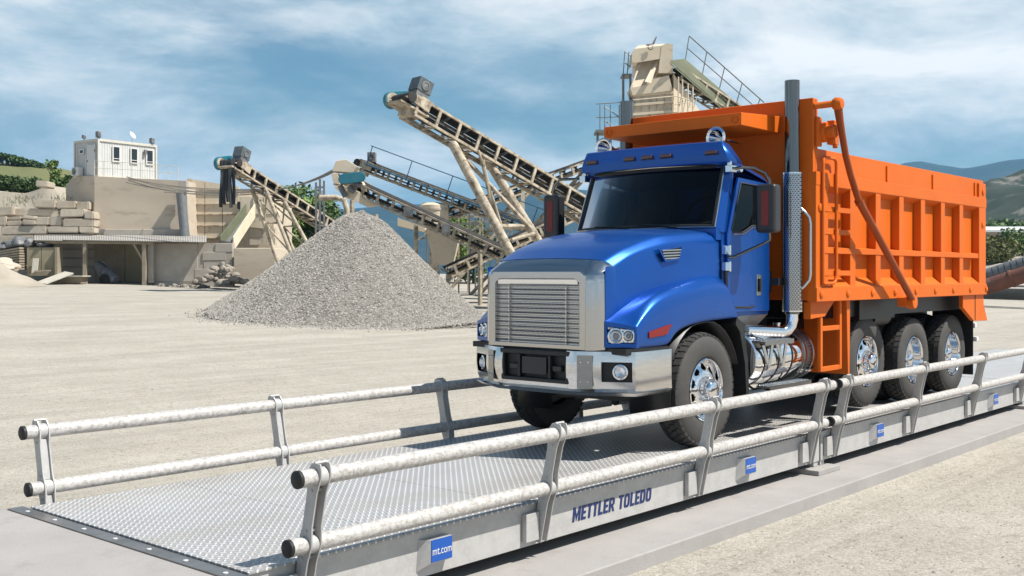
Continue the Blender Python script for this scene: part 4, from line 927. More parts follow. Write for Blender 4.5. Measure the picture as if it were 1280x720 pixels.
# --- gravel heap
LTH = math.atan2(-RT.y, -RT.x)
def heap():
    c = at(453, 345, 41.0); zb = gz(c); H = at(0, 255, 41).z - zb + .12; R_ = 5.3
    def hz(r, th):
        w_ = 1 + .13 * math.cos(th - LTH) + .06 * NZ.noise(V((math.cos(th) * 1.5, math.sin(th) * 1.5, 2))) ; t = min(1, r / (R_ * w_))
        t = min(1, t * (1 + .06 * math.sin(th * 2 + 1.0))); return H * ((1 - t) ** 1.06 * .9 + .1 * (1 - t) ** 2 * (1 + t)) * (1 - .0) + .10 * NZ.noise(V((r * math.cos(th) * .8, r * math.sin(th) * .8, 5))) * (t > .02) * (1 - t) - .34 * math.exp(-(r / .55) ** 2)
    th_n, r_n = 150, 70; rows = []
    for i in range(r_n + 1):
        r = (R_ + .5) * i / r_n; rw = []
        for k in range(th_n):
            th = 2 * math.pi * k / th_n; x = c.x + math.cos(th) * r; y = c.y + math.sin(th) * r
            h = hz(r, th) + .035 * NZ.noise(V((x * 5, y * 5, 1))); rw.append(V((x, y, ground_z(x, y) * min(1, r / R_) + zb * (1 - min(1, r / R_)) + h - (.12 * (r - R_ * .97) / .5 if r > R_ * .97 else 0))))
        rows.append(rw)
    t = thing('gravel_heap', (c.x, c.y, zb), 'tall conical heap of grey crushed gravel left of the truck', 'gravel heap')
    m = MB(); m.grid(rows, closed=True); m.build('heap_core', 'gravel', t, smooth=60)
    m = MB(); n = 0; rnd = random.Random(3)
    while n < 60000:
        th = rnd.uniform(0, 6.283); r = R_ * 1.06 * math.sqrt(rnd.random()) if n % 9 else R_ * (.93 + abs(rnd.gauss(0, .10)))
        x = c.x + math.cos(th) * r; y = c.y + math.sin(th) * r
        if (V((x, y, 0)) - V((c.x, c.y, 0))).dot(FW) > 1.6: continue
        f_ = min(1, r / R_); z = ground_z(x, y) * f_ + zb * (1 - f_) + hz(r, th); s = rnd.uniform(.016, .042) * (1.5 if rnd.random() < .06 else 1)
        q = [V((rnd.uniform(.6, 1.2) * s * a, rnd.uniform(.6, 1.2) * s * b, rnd.uniform(.6, 1.2) * s * e)) + V((x, y, z)) for a, b, e in ((1, 0, .2), (0, 1, -.1), (-1, .2, 0), (.1, -1, 0), (0, .1, 1), (0, 0, -1))]
        m.add(q, [(0, 1, 4), (1, 2, 4), (2, 3, 4), (3, 0, 4), (1, 0, 5), (2, 1, 5), (3, 2, 5), (0, 3, 5)]); n += 1
    m.build('loose_stones', 'pebble', t, smooth=0, kind='stuff', recalc=False)
heap()
# --- retaining wall with raised yard
def left_cluster():
    D = 70.0
    t = thing('retaining_wall', drop(at(170, 350, D), 0), 'tall board-marked concrete retaining wall below the white site cabin', 'wall')
    def P(px, py, d): return at(px, py, d)
    m = MB(); m.prism([P(118, 300, D), P(236, 300, D), P(233, 226, D), P(200, 224.5, D), P(124, 220.6, D), P(118, 220.4, D)], FW * 8); m.build('wall_face', 'wall_concrete', t)
    m = MB(); a = [P(117.8, 300, D), P(117.8, 220.4, D), P(92, 219.5, 73.0), P(82, 233, 73.6), P(84, 300, 73.6)]; m.prism(a, FW * 4 + RT * .8); m.build('wing_wall', 'wall_concrete', t)
    m = MB(); prect(m, 121, 286.5, 233, 300, D - .25, .25); m.build('plinth', 'wall_grey', t, bevel=.03)
    # cabin
    A = at(122.5, 220.5, 71.0); B = at(196.5, 226.8, 74.7); B.z = A.z; u = (B - A).normalized(); wv = V((-u.y, u.x, 0))
    if wv.dot(RT) > 0: wv = -wv
    Ln = (B - A).length; Wd = 2.75; H = 2.46
    c = thing('site_cabin', A + u * Ln / 2 + wv * Wd / 2, 'white container site cabin with three dark windows standing on the concrete wall', 'cabin')
    def Q(x, y, z): return A + u * x + wv * y + UP * z
    def qb(m, x0, x1, y0, y1, z0, z1): return m.obx(Q((x0 + x1) / 2, (y0 + y1) / 2, (z0 + z1) / 2), (u, wv, UP), (x1 - x0, y1 - y0, z1 - z0))
    m = MB(); qb(m, .08, Ln - .08, .08, Wd - .08, .06, H - .06); m.build('core', 'white_panel', c)
    n = 22
    r0 = None
    for i in range(n):      # profiled side cladding
        x = .16 + i * (Ln - .32) / n
        if r0 is None: m = MB(); qb(m, x, x + .09, .062, .079, .14, H - .16); r0 = m.build('cladding_rib', 'white_panel', c)
        else: dup(r0, u * (i * (Ln - .32) / n))
    r0 = None
    for i in range(10):
        y = .16 + i * .25
        if 3 <= i <= 0: continue
        if r0 is None: m = MB(); qb(m, .062, .079, y, y + .1, .14, H - .16); r0 = m.build('cladding_rib', 'white_panel', c)
        else: dup(r0, wv * (i * .25))
    for x in (0, Ln - .12):
        for y in (0, Wd - .12): m = MB(); qb(m, x, x + .12, y, y + .12, 0, H); m.build('corner_post', 'white_frame', c)
    for z in (0, H - .14):
        m = MB(); qb(m, .121, Ln - .121, -.004, .11, z, z + .14); m.build('side_beam', 'white_frame', c)
        m = MB(); qb(m, -.004, .11, .121, Wd - .121, z, z + .14); m.build('end_beam', 'white_frame', c)
    m = MB(); qb(m, .02, Ln - .02, .02, Wd - .02, H - .05, H + .03); m.build('roof', 'white_frame', c)
    for xf in (.30, .60, .87):
        x = Ln * xf
        m = MB(); m.ring([Q(x - .30, .03, 1.05), Q(x + .30, .03, 1.05), Q(x + .30, .03, 2.12), Q(x - .30, .03, 2.12)], [Q(x - .22, .03, 1.13), Q(x + .22, .03, 1.13), Q(x + .22, .03, 2.04), Q(x - .22, .03, 2.04)], wv * -.05); wdw = m.build('window', 'white_door', c)
        m = MB(); qb(m, x - .225, x + .225, .010, .030, 1.125, 2.045); m.build('pane', 'glass_dark', wdw)
        m = MB(); qb(m, x - .22, x + .22, -.004, .009, 1.26, 1.30); m.build('transom', 'white_door', wdw)
    m = MB(); qb(m, -.03, .06, .28, 1.22, .10, 2.12); dr = m.build('door', 'white_door', c)
    m = MB(); qb(m, -.07, -.031, 1.08, 1.15, 1.02, 1.10); m.build('door_knob', 'scrap', dr)
    m = MB(); qb(m, -.06, -.031, .29, .33, .3, .5); qb(m, -.06, -.031, .29, .33, 1.6, 1.8); m.build('door_hinges', 'scrap', dr)
    m = MB(); m.ring([Q(.03, 1.55, 1.55), Q(.03, 2.15, 1.55), Q(.03, 2.15, 1.92), Q(.03, 1.55, 1.92)], [Q(.03, 1.66, 1.64), Q(.03, 2.04, 1.64), Q(.03, 2.04, 1.83), Q(.03, 1.66, 1.83)], u * -.05); w2 = m.build('window', 'white_door', c)
    m = MB(); qb(m, .01, .03, 1.66, 2.04, 1.64, 1.83); m.build('pane', 'glass_dark', w2)
    m = MB(); qb(m, -.38, -.02, 1.62, 2.42, .12, .68); ac = m.build('air_conditioner', 'white_door', c, bevel=.03)
    m = MB(); m.lathe([(.22, 0), (.22, .02), (.19, .02), (.17, .005), (.05, .004), (.0005, .015)], Q(-.38, 2.12, .40), -u, 20); m.build('fan_grille', 'scrap', ac)
    m = MB(); m.tube([Q(-.02, 2.3, .68), Q(-.02, 2.3, 2.1)], .03, 6); m.build('pipe', 'white_frame', c)
    for x, y, s in ((.12, .15, .22), (Ln - .35, .1, .2), (.02, 1.6, .12)):
        m = MB(); m.cyl(Q(x, y, H), Q(x, y, H + .16), .03, n=6); m.obx(Q(x, y, H + .16 + s * .6), ((u - wv * .2 - UP * .25).normalized(), (wv + u * .2).normalized(), UP), (.22, s * 2, s * 1.7)); m.build('floodlight', 'scrap', c, bevel=.02)
    m = MB(); p = Q(Ln * .64, .5, H); m.tube([p, p + UP * .35], .025, 6); m.lathe([(.0005, 0), (.15, .02), (.27, .06), (.28, .065)], p + UP * .55, (RT * .75 - FW * .2 + UP * .45), 20); dsh = m.build('dish_antenna', 'white_door', c)
    m = MB(); qb(m, Ln * .76, Ln * .80, -.16, -.01, 1.75, 2.05); m.build('wall_lamp', 'scrap', c)
    # hand rail in front of the cabin and on to the right
    rl = thing('yard_railing', at(170, 222, 70.3), 'thin pale hand railing along the top of the concrete wall', 'railing')
    pts = [at(118 + i * 11.6, 220.4 + i * .62 + (1.2 if i > 6 else 0), 70.25) for i in range(10)]
    for p in pts: m = MB(); m.cyl(p, p + UP * 1.02, .022, n=6); m.build('baluster', 'white_frame', rl)
    for h in (1.0, .55): m = MB(); m.tube([p + UP * h for p in pts], .018, 6); m.build('rail', 'white_frame', rl)
    # squared stone wall on the left
    t = thing('stone_block_wall', drop(at(60, 352, 69), 0), 'dry wall of large pale squared stone blocks at the left edge', 'wall')
    Z = [(240, 255, 318, 302), (225, 393, 382, 442), (386, 393, 522, 447), (524, 398, 612, 462), (92, 446, 408, 502), (410, 450, 580, 507), (582, 466, 644, 520), (38, 532, 154, 568), (42, 506, 150, 531), (152, 524, 246, 560), (155, 496, 243, 523), (248, 500, 340, 563), (342, 492, 430, 566), (432, 516, 644, 577), (0, 566, 326, 630), (328, 572, 546, 620), (548, 576, 642, 622), (-60, 500, 36, 564), (-60, 430, 88, 498), (-40, 632, 230, 700), (-60, 700, 200, 760), (232, 624, 640, 690)]
    for k, (a, b, e, f) in enumerate(Z):
        d = 69.0 + .35 * NZ.noise(V((k * 1.7, .3, 0))) + (1.0 if b < 300 else 0.5 if b < 450 else 0)
        m = MB(); prect(m, a / 5.54, 180 + b / 5.54, e / 5.54, 180 + f / 5.54, d, 1.5)
        bm = bmesh.new(); me = bpy.data.meshes.new('q'); me.from_pydata(m.v, [], m.f); bm.from_mesh(me); bmesh.ops.bevel(bm, geom=bm.edges[:], offset=.07, segments=2, affect='EDGES'); bmesh.ops.triangulate(bm, faces=bm.faces[:])
        for q in bm.verts: q.co += V((NZ.noise(q.co * .9), NZ.noise(q.co * .9 + V((9, 0, 0))), NZ.noise(q.co * .9 + V((0, 9, 0))))) * .09
        m = MB(); m.add([q.co.copy() for q in bm.verts], [tuple(x.index for x in f_.verts) for f_ in bm.faces]); bm.free(); bpy.data.meshes.remove(me)
        m.build('block', 'stone', t, smooth=25)
    # earth bank behind it
    m = MB(); rows = []
    prof = [(-60, 236), (0, 240), (20, 238), (42, 236), (60, 233), (78, 240), (92, 250), (118, 262)]
    for i in range(30):
        px = -60 + i * 6.0; ty = interp([(a, b) for a, b in prof], px); rw = []
        for j in range(14):
            tt = j / 13; py = 358 + (ty - 358) * tt; d = 70.3 + 5.5 * tt ** .8; p = at(px, py, d); nn = V((p.x * .7, p.y * .7, p.z * .7))
            rw.append(p + V((NZ.noise(nn), NZ.noise(nn + V((5, 0, 0))), NZ.noise(nn + V((0, 5, 0))))) * .35)
        p = rw[-1]; rw.append(p + FW * 12 + UP * .3); rows.append(rw)
    m.grid(rows); tag(m.build('earth_bank', 'bank', smooth=30), None, kind='structure')
    # open shed
    S = 66.0
    sh = thing('lean_to_shed', drop(at(130, 352, S), 0), 'low open lean-to shed with corrugated roof against the wall', 'shed')
    n = 54; sheets = 6
    for k in range(sheets):
        m = MB(); rows = []
        for i in range(25):
            x = (k * 24 + i) / (sheets * 24.0); px = 42 + x * 216; zc = .016 * (1 if i % 2 else -1)
            fy = 299 + 3.5 * x + (1.0 if k == 0 else 0); by = 293.0 + 1.5 * x
            a = at(px, fy, S - .5 + .12 * math.sin(k * 2.1)); b = at(px, by, 69.7); rows.append([a + UP * zc, b + UP * zc])
        m.grid(rows); m.build('roof_sheet', 'roof_sheet', sh, smooth=0, solid=.03)
    for px, d in ((106.5, S - .2), (180.5, S - .2)):
        m = MB(); a = at(px, 301.5, d); m.beam(drop(a, -.2), a, .22, .22, up=FW); m.build('post', 'timber', sh)
    m = MB(); m.beam(at(44, 302.5, S - .2), at(192, 304, S - .2), .14, .16); m.build('fascia_beam', 'timber', sh)
    m = MB(); m.beam(at(167, 305, S - .15), at(181, 329, S - .15), .13, .1, up=FW); m.build('brace', 'timber', sh)
    m = MB(); prect(m, 66, 302, 192, 356, 69.2, .2); m.build('back_wall', 'wall_grey', sh)
    for k, yy in enumerate((311, 322, 333)): m = MB(); prect(m, 70, yy, 118, yy + 1.2, 69.1, .08); m.build('shelf', 'timber', sh)
    m = MB(); prect(m, 118, 306, 156, 352, 69.0, .15); m.build('plywood_sheet', 'timber', sh)
    m = MB(); prect(m, 156.6, 306, 184, 352, 69.02, .12); m.build('plywood_sheet', 'cupboard', sh)
    m = MB(); prect(m, 184.5, 303.6, 191.8, 353, S + .1, 3.0); m.build('end_pier', 'wall_grey', sh)
    # grey block wall to the right of the shed
    bw = thing('block_wall', drop(at(226, 350, 66.2), 0), 'rough grey concrete block wall right of the open shed', 'wall')
    m = MB(); prect(m, 192.2, 303.8, 291, 360, 66.6, .5); m.build('wall_core', 'wall_grey', bw)
    rr = random.Random(5)
    m = MB(); prect(m, 192.3, 304, 247, 352, 66.56, .1); m.build('render_coat', 'wall_grey', bw, bevel=.03)
    for j in range(4):
        px = 192.4 - (j % 2) * 4
        while px < 288:
            w_ = rr.uniform(14, 30); a = max(px, 192.4); b = min(px + w_ - .18, 290.5)
            if b - a > 2 and (a > 244 or j == 3 and a > 225): m = MB(); prect(m, a, 304.5 + j * 10.6, b, 304.5 + j * 10.6 + 10.45, 66.57 - rr.uniform(.0, .04), .2); m.build('block', 'wall_grey', bw, bevel=.02)
            px += w_
    lw = thing('concrete_bunker_wall', drop(at(320, 340, 66), 0), 'plain pale concrete wall below the hopper chute', 'wall')
    m = MB(); prect(m, 292, 310, 344, 352, 65.5, 3); m.build('wall', 'wall_concrete', lw, bevel=.04)
    # items in and by the shed
    cb = thing('wooden_cupboard', drop(at(52, 346, 65.5), 0), 'pale plywood cupboard with two doors at the left end of the shed', 'cupboard')
    m = MB(); prect(m, 33.5, 309, 68, 345, 65.7, .8); m.build('carcass', 'cupboard', cb)
    for a, b in ((33.6, 51.2), (52, 67.6)): m = MB(); prect(m, a, 309.6, b, 344.5, 65.62, .07); m.build('door', 'cupboard', cb)
    m = MB(); prect(m, 68.2, 309, 71.5, 346, 65.4, .8); m.build('side_frame', 'timber', cb)
    st = thing('timber_stack', drop(at(18, 338, 65.8), 0), 'stack of pale sawn planks left of the cupboard', 'planks')
    for k in range(9):
        y = 336 - k * 2.7; m = MB(); m.beam(at(1 + rr.uniform(-1, 1), y + 1.4, 66.2), at(32.5, y - (k * .5), 65.8), 1.2, .11); m.build('plank', 'timber', st)
    for k, (px, py, r) in enumerate(((14, 306, .5), (26, 303, .55), (38, 304, .5), (56, 306.3, .42), (8, 310, .4))):
        m = MB(); p = at(px, py, 66.3); m.rockish(p, r, k + 40, 3, (1.5, 1.0, .55)); o = m.build('tarpaulin_bundle', 'scrap', org=p, smooth=60)
        tag(o, ('crumpled grey tarpaulin bundle on the plank stack beside the stone wall', 'large crumpled grey tarpaulin bundle at the shed roof end', 'dark crumpled tarpaulin bundle above the left cupboard door', 'small flat grey bundle on top of the right cupboard door', 'leftmost small grey bundle above the planks')[k], 'bundle', 'tarpaulin bundles')
    bd = thing('leaning_board', drop(at(65, 355, 64.5), 0), 'large pale flat board leaning on a low box before the shed', 'board')
    m = MB(); m.prism([drop(at(42, 356, 63.6), .02), drop(at(57, 357, 63.2), .02), at(92, 342.6, 64.4), at(81, 340.6, 64.9)], UP * .07); m.build('board', 'board', bd)
    m = MB(); prect(m, 64, 345.5, 101, 354.5, 64.9, 1.1); m.build('box', 'timber', bd)
    m = MB(); prect(m, 66, 344.4, 103, 346.0, 64.6, 1.4); m.build('box_lid', 'board', bd)
    pl = thing('plank_pile', drop(at(52, 342, 64.8), 0), 'few loose weathered planks lying before the cupboard', 'planks')
    for k in range(4): m = MB(); m.beam(at(38 + k * 2, 343.5 - k * 1.5, 64.9), at(60 + k, 343 - k * 1.6, 65.1), .3, .09); m.build('plank', 'timber', pl)
    m = MB(); m.beam(at(43, 343, 65.2), at(45, 323, 65.5), .35, .06, up=FW); m.build('upright_plank', 'board', pl)
    mc = thing('conveyor_drum_unit', drop(at(135, 350, 66.8), 0), 'old machine part with grey roller leaning inside the shed', 'machine')
    m = MB(); m.cyl(at(121, 332, 67.2), at(146, 351, 66.6), .34, n=18); m.build('roller', 'scrap', mc)
    m = MB(); m.beam(at(117, 330, 67), at(130, 352, 66.6), .12, .12); m.beam(at(128, 326, 67.2), at(147, 344, 66.8), .1, .1); m.build('roller_frame', 'steel_grey', mc)
    m = MB(); m.lathe([(.05, -.08), (.30, -.08), (.34, 0), (.30, .08), (.05, .08)], at(130, 349.5, 66.4), FW + RT * .4, 18); m.build('tyre', 'rubber', mc)
    # rubble
    spots = []
    for k in range(84):
        if k < 64: px = rr.gauss(281, 15); top = 352 - max(0, 26 - abs(px - 277) * .85); py = rr.uniform(top, 353); d = 64.2 - rr.uniform(0, .9) + (350 - py) * .03
        else: px = rr.uniform(200, 262); py = rr.uniform(347, 353); d = 65.2 - rr.uniform(0, .8)
        if not 196 < px < 312: continue
        spots.append((px, py, d, rr.uniform(.15, .28) if k < 64 else rr.uniform(.10, .2)))
    for k, (px, py, d, r) in enumerate(spots):
        p = at(px, py, d); p.z = gz(p) + r * .35 + (max(0, p.z - gz(p) - r * .35) if k < 60 else 0); m = MB(); m.rockish(p, r, k, 2)
        tag(m.build('rubble_rock', 'rock', org=p, smooth=35), 'one of the rounded grey rocks heaped before the block wall under the chute', 'rock', 'rubble rocks under the chute')
    for k, (px, py, d, r) in enumerate(((1, 333, 63.6, .55), (10, 336, 63.4, .5), (3, 328, 64.5, .45))):
        p = at(px, py, d); m = MB(); m.rockish(p, r, k + 90, 3, (1.3, 1, .7)); tag(m.build('boulder', 'stone', org=p, smooth=40), ('pale boulder at the left edge on top of the dirt mound', 'flat pale boulder beside the dirt mound, nearest the planks', 'upper pale boulder at the left edge behind the dirt mound')[k], 'boulder', 'boulders on the left')
    m = MB(); rows = []
    c0 = at(-6, 352, 61.5)
    for i in range(18):
        r = 3.2 * i / 17; rows.append([V((c0.x + math.cos(k * .2618) * r, c0.y + math.sin(k * .2618) * r, gz(c0) - .15 + 1.5 * max(0, 1 - r / 3.1) ** 1.2 + .12 * NZ.noise(V((r * math.cos(k * .2618), r * math.sin(k * .2618), 0)) * 1.5))) for k in range(24)])
    m.grid(rows, closed=True); tag(m.build('dirt_mound', 'bank', org=c0), 'low mound of light dirt at the left edge', 'mound')
    # clad building with chute
    cb = thing('clad_hopper_building', drop(at(282, 340, 72), 0), 'beige panel-clad hopper building with sloping roof behind the chute', 'building')
    m = MB(); m.prism([at(233.5, 332, 72.2), at(342, 332, 72.2), at(342, 244, 72.2), at(233.5, 223, 72.2)], FW * 6); m.build('core', 'cream_dusty', cb)
    rowsY = [222.5, 238, 255, 268, 282, 297.5]; colX = [234, 256, 278, 299]
    for j in range(5):
        for i in range(3):
            a, b = colX[i] + .4, colX[i + 1] - .4; y0, y1 = rowsY[j] + .5, rowsY[j + 1] - .5
            tl = y0 + (0 if j else (a - 234) * .165); tr_ = y0 + (0 if j else (b - 234) * .165)
            if tr_ > y1 - 1: tr_ = y1 - 1; tl = min(tl, y1 - 1)
            m = MB(); m.prism([at(a, y1, 72.0), at(b, y1, 72.0), at(b, tr_, 72.0), at(a, tl, 72.0)], FW * .15); m.build('panel', 'cream', cb)
    for j in range(1, 6): m = MB(); prect(m, 233.5, rowsY[j] - .5, 300, rowsY[j] + .6, 71.9, .12); m.build('batten', 'truss', cb)
    m = MB(); prect(m, 299.5, 245, 342, 268, 71.2, 2.2); bxo = m.build('feed_box', 'cream', cb, bevel=.03)
    m = MB(); m.prism([at(311, 268.2, 71.25), at(342, 268.2, 71.25), at(333, 286, 71.25), at(313, 284, 71.25)], FW * 1.8); m.build('funnel', 'cream', cb)
    for px in (316, 330): m = MB(); prect(m, px, 246, px + .6, 267, 71.14, .06); m.build('seam', 'truss', cb)
    m = MB(); prect(m, 296.5, 252, 300, 261, 71.1, .6); m.build('hatch', 'frame_black', cb)
    for a, b, e, f in ((312, 286, 327, 296), (312, 297, 327, 306), (328, 286, 344, 296), (328, 297, 344, 306)):
        m = MB(); prect(m, a, b, e, f, 71.4, .1); m.build('panel', 'cream_dusty', cb)
    ch = thing('discharge_chute', at(293, 300, 67.5), 'open sloping steel trough chute running down to the rocks', 'chute')
    top = [at(309, 266, 69.3), at(319, 270, 69.3)]
    a0, a1 = at(308, 269, 71.1), at(276, 310, 68.4); b0_, b1 = at(318, 272, 70.9), at(291, 314, 68.0)
    m = MB(); m.prism([a0, b0_, b1, a1], UP * -.06); m.build('floor', 'steel_grey', ch)
    m = MB(); m.prism([b0_, b1, b1 + UP * .9, b0_ + UP * .9], RT * .06); m.build('side', 'cream', ch)
    m = MB(); m.prism([a0, a1, a1 + UP * .75, a0 + UP * .75], RT * -.06); m.build('side', 'walk', ch)
    m = MB(); m.prism([a1, b1, b1 + UP * .55, a1 + UP * .5], FW * -.05); m.build('end_plate', 'cream_dusty', ch)
    pp = thing('leaning_pipe', at(230, 296, 69.6), 'dark leaning steel pipe between the concrete wall and clad building', 'pipe')
    m = MB(); m.cyl(at(231.5, 298, 69.4), at(226, 240, 69.4), .30, n=16); m.build('pipe', 'steel_grey', pp)
    m = MB(); prect(m, 222.5, 226.5, 233, 240, 69.2, .5); m.build('pipe_head', 'wall_grey', pp)
    # cables
    cbl = thing('cable_bundle', at(160, 222, 69), 'bundle of slack grey cables hanging from the wall across to the conveyor head', 'cables')
    for k, (sx, sy, mx, my, ex, ey) in enumerate(((158, 221, 235, 243, 330, 237), (160, 222, 240, 248, 330, 239), (162, 224, 245, 240, 332, 236), (160, 225, 235, 252, 330, 241), (158, 228, 230, 246, 328, 238), (205, 240, 260, 245, 330, 238.5))):
        m = MB(); pts = []
        for i in range(13):
            tt = i / 12; px = (1 - tt) ** 2 * sx + 2 * tt * (1 - tt) * mx + tt * tt * ex; py = (1 - tt) ** 2 * sy + 2 * tt * (1 - tt) * my + tt * tt * ey; pts.append(at(px, py, 69.3 - tt * 8))
        m.tube(pts, .028, 5); m.build('cable', 'cable', cbl)
    for k in range(4):
        m = MB(); pts = []
        for i in range(11):
            tt = i / 10; px = 330 + tt * 92; py = 237 + k * .8 - 24 * tt * tt - k * 2.2 * tt; pts.append(at(px, py, 61.3 - tt * 5))
        m.tube(pts, .028, 5); m.build('cable', 'cable', cbl)
left_cluster()
# ------------------------------------------------------------------ conveyors
def conveyor(name, label, head, tail, W=.9, Hh=.72, npan=14, guard='l', legs=(), lower=True, motor=True, guard_mat='teal', curtain=False, headset=True, railing=False, rail_mat='steel_blue', group='belt conveyors of the quarry plant', chord=.09, drive='belt'):
    """head, tail: centre points of the belt ends in the world"""
    a = (tail - head).normalized(); Ln = (tail - head).length; s = a.cross(UP).normalized(); n = s.cross(a).normalized()
    if n.z < 0: n = -n
    base = (head + tail) / 2; t = thing(name, V((base.x, base.y, gz(base))), label, 'conveyor', group)
    def Q(x, y, z): return head + a * x + s * y + n * z
    ax = (a, s, n)
    def qb(m, x0, x1, y0, y1, z0, z1): return m.obx(Q((x0 + x1) / 2, (y0 + y1) / 2, (z0 + z1) / 2), ax, (x1 - x0, abs(y1 - y0), z1 - z0))
    hw = W / 2; c = chord
    for y in (-hw, hw):
        m = MB(); qb(m, .15, Ln, y - c * .5, y + c * .5, -c, 0); m.build('top_chord', 'truss', t)
        m = MB(); qb(m, .35, Ln, y - c * .5, y + c * .5, -Hh, -Hh + c); m.build('bottom_chord', 'truss', t)
    st = Ln / npan; p0 = {}
    for i in range(npan):
        for y in (-hw, hw):
            x = .3 + i * st
            if y not in p0: m = MB(); qb(m, x, x + .13, y - .04, y + .045, -Hh + c + .002, -c - .002); p0[y] = m.build('stanchion', 'truss', t)
            else: dup(p0[y], a * (i * st))
    for i in range(npan):
        x = .3 + i * st + .08
        if 'b' not in p0: m = MB(); qb(m, x - .04, x + .04, -hw + .06, hw - .06, -Hh + .012, -Hh + .09); p0['b'] = m.build('cross_member', 'truss', t)
        else: dup(p0['b'], a * (i * st))
        if 'd' not in p0: m = MB(); m.beam(Q(x + .05, -hw + .05, -Hh - .01), Q(x + st - .05, hw - .05, -Hh - .01), .05, .035, up=n); p0['d'] = m.build('diagonal', 'truss', t)
        else: dup(p0['d'], a * (i * st))
        xi = x + st * .5
        if 'i' not in p0:
            m = MB(); m.cyl(Q(xi, -hw * .35, -.16), Q(xi, hw * .35, -.16), .07, n=8); m.cyl(Q(xi, -hw * .9, -.04), Q(xi, -hw * .38, -.15), .07, n=8); m.cyl(Q(xi, hw * .9, -.04), Q(xi, hw * .38, -.15), .07, n=8); p0['i'] = m.build('idler_set', 'scrap', t)
        else: dup(p0['i'], a * (i * st))
    # belt: carrying run (troughed) and return run
    m = MB(); m.grid([[Q(x, -hw * .86, .03), Q(x, -hw * .4, -.07), Q(x, hw * .4, -.07), Q(x, hw * .86, .03)] for x in (0, Ln)]); b = m.build('belt', 'belt', t, solid=.02)
    m = MB(); m.grid([[Q(x, -hw * .8, -Hh * .62), Q(x, hw * .8, -Hh * .62)] for x in (0, Ln)]); m.build('return_belt', 'belt', t, solid=.02)
    if headset:
        m = MB(); m.cyl(Q(-.05, -hw - .12, -.22), Q(-.05, hw + .12, -.22), .21, n=20); m.build('head_drum', 'belt', t)
        for y in (-hw - .06, hw + .06):
            m = MB(); m.prism([Q(-.35, y - .03, -.34), Q(.9, y - .03, -.45), Q(.95, y - .03, .03), Q(.45, y - .03, .05), Q(.2, y - .03, -.12), Q(-.15, y - .03, -.18)], s * .06); m.build('head_plate', 'truss', t, bevel=.01)
        m = MB(); qb(m, -.45, 1.0, -hw - .02, hw + .02, -.60, -.52); m.build('scraper_tray', 'truss', t)
        m = MB(); qb(m, .12, .4, -hw * .7, hw * .7, -.85, -.56); m.build('scraper', 'truss', t)
    if motor:
        gy = (-1 if guard == 'l' else 1)
        m = MB(); y0 = gy * (hw + .28)
        c0, c1 = Q(-.12, y0, -.22), Q(.52, y0, .22)
        d_ = (c1 - c0).normalized(); nn = s.cross(d_).normalized(); R_ = .36; pts = []
        for k in range(9): th = math.pi * (.5 + k / 8); pts.append(c0 + d_ * math.cos(th) * R_ + nn * math.sin(th) * R_)
        for k in range(9): th = math.pi * (-.5 + k / 8); pts.append(c1 + d_ * math.cos(th) * R_ * .8 + nn * math.sin(th) * R_ * .8)
        m.prism([p - s * .11 for p in pts], s * .22); g = m.build('drive_guard', guard_mat, t, bevel=.02)
        m = MB(); m.lathe([(.30, .0), (.28, .02), (.0005, .02)], c0 + s * (-gy) * .112, s * (-gy), 20); m.build('guard_disc', 'truss', t)
        m = MB(); qb(m, .15, .85, -hw * .55, hw * .75, .30, .88); mo = m.build('motor_hood', 'motor', t, bevel=.02)
        m = MB(); m.lathe([(.2, .0), (.2, .03), (.15, .035), (.13, .01), (.0005, .02)], Q(.50, hw * .75, .58), s, 18); m.build('fan_cover', 'scrap', t)
        m = MB(); qb(m, .2, .8, -hw * .5, hw * .7, .06, .30); m.build('motor_base', 'scrap', t)
    if curtain:
        y0 = -hw * .95; k0 = 5
        for k in range(k0):
            m = MB(); rows = []; x = -.42
            ya = -hw * 1.1 + (2.2 * hw) * k / k0; yb = ya + 2.2 * hw / k0 * 1.03; Lc = curtain * (1 - .06 * ((k * 7) % 3))
            p, q = Q(x, ya, -.1), Q(x, yb, -.1)
            for j in range(7):
                zz_ = -Lc * j / 6; w_ = a * (.06 * math.sin(j * .9 + k)); rows.append([V((p.x, p.y, head.z - .05 + zz_)) + w_, V((q.x, q.y, head.z - .05 + zz_)) + w_ * .8])
            m.grid(rows); m.build('curtain_strip', 'curtain', t, solid=.015, smooth=60)
    if railing:
        m = MB(); pts = [Q(x, hw + .35, .95) for x in (.6, Ln)]; m.tube(pts, .03, 6); m.build('handrail', rail_mat, t)
        k = 0; x = .7
        while x < Ln: m = MB(); m.tube([Q(x, hw + .35, -.2), Q(x, hw + .35, .95)], .025, 6); m.build('rail_post', rail_mat, t); x += 2.6
        m = MB(); qb(m, .6, Ln, hw + .06, hw + .5, -.16, -.10); m.build('walkway', 'steel_blue', t)
    for lg in legs:
        x, fpx, fpy, fd, r, spread = lg
        for y in (-hw, hw):
            tp_ = Q(x, y, -Hh); ft = at(fpx, fpy, fd) + s * (y * spread); dr = (ft - tp_); g0 = gz(ft)
            if ft.z > g0: ft = tp_ + dr * ((tp_.z - g0) / max(.1, (tp_.z - ft.z)))
            m = MB(); m.cyl(tp_, ft - UP * .1, r, n=12); m.build('leg', 'truss', t)
        tp0, tp1 = Q(x, -hw, -Hh), Q(x, hw, -Hh); f0 = at(fpx, fpy, fd) - s * (hw * spread); f1 = at(fpx, fpy, fd) + s * (hw * spread)
        for q0, q1 in ((.05, .5), (.5, .05), (.5, .95)):
            m = MB(); m.cyl(tp0.lerp(f0, q0), tp1.lerp(f1, q1), r * .45, n=8); m.build('leg_brace', 'truss', t)
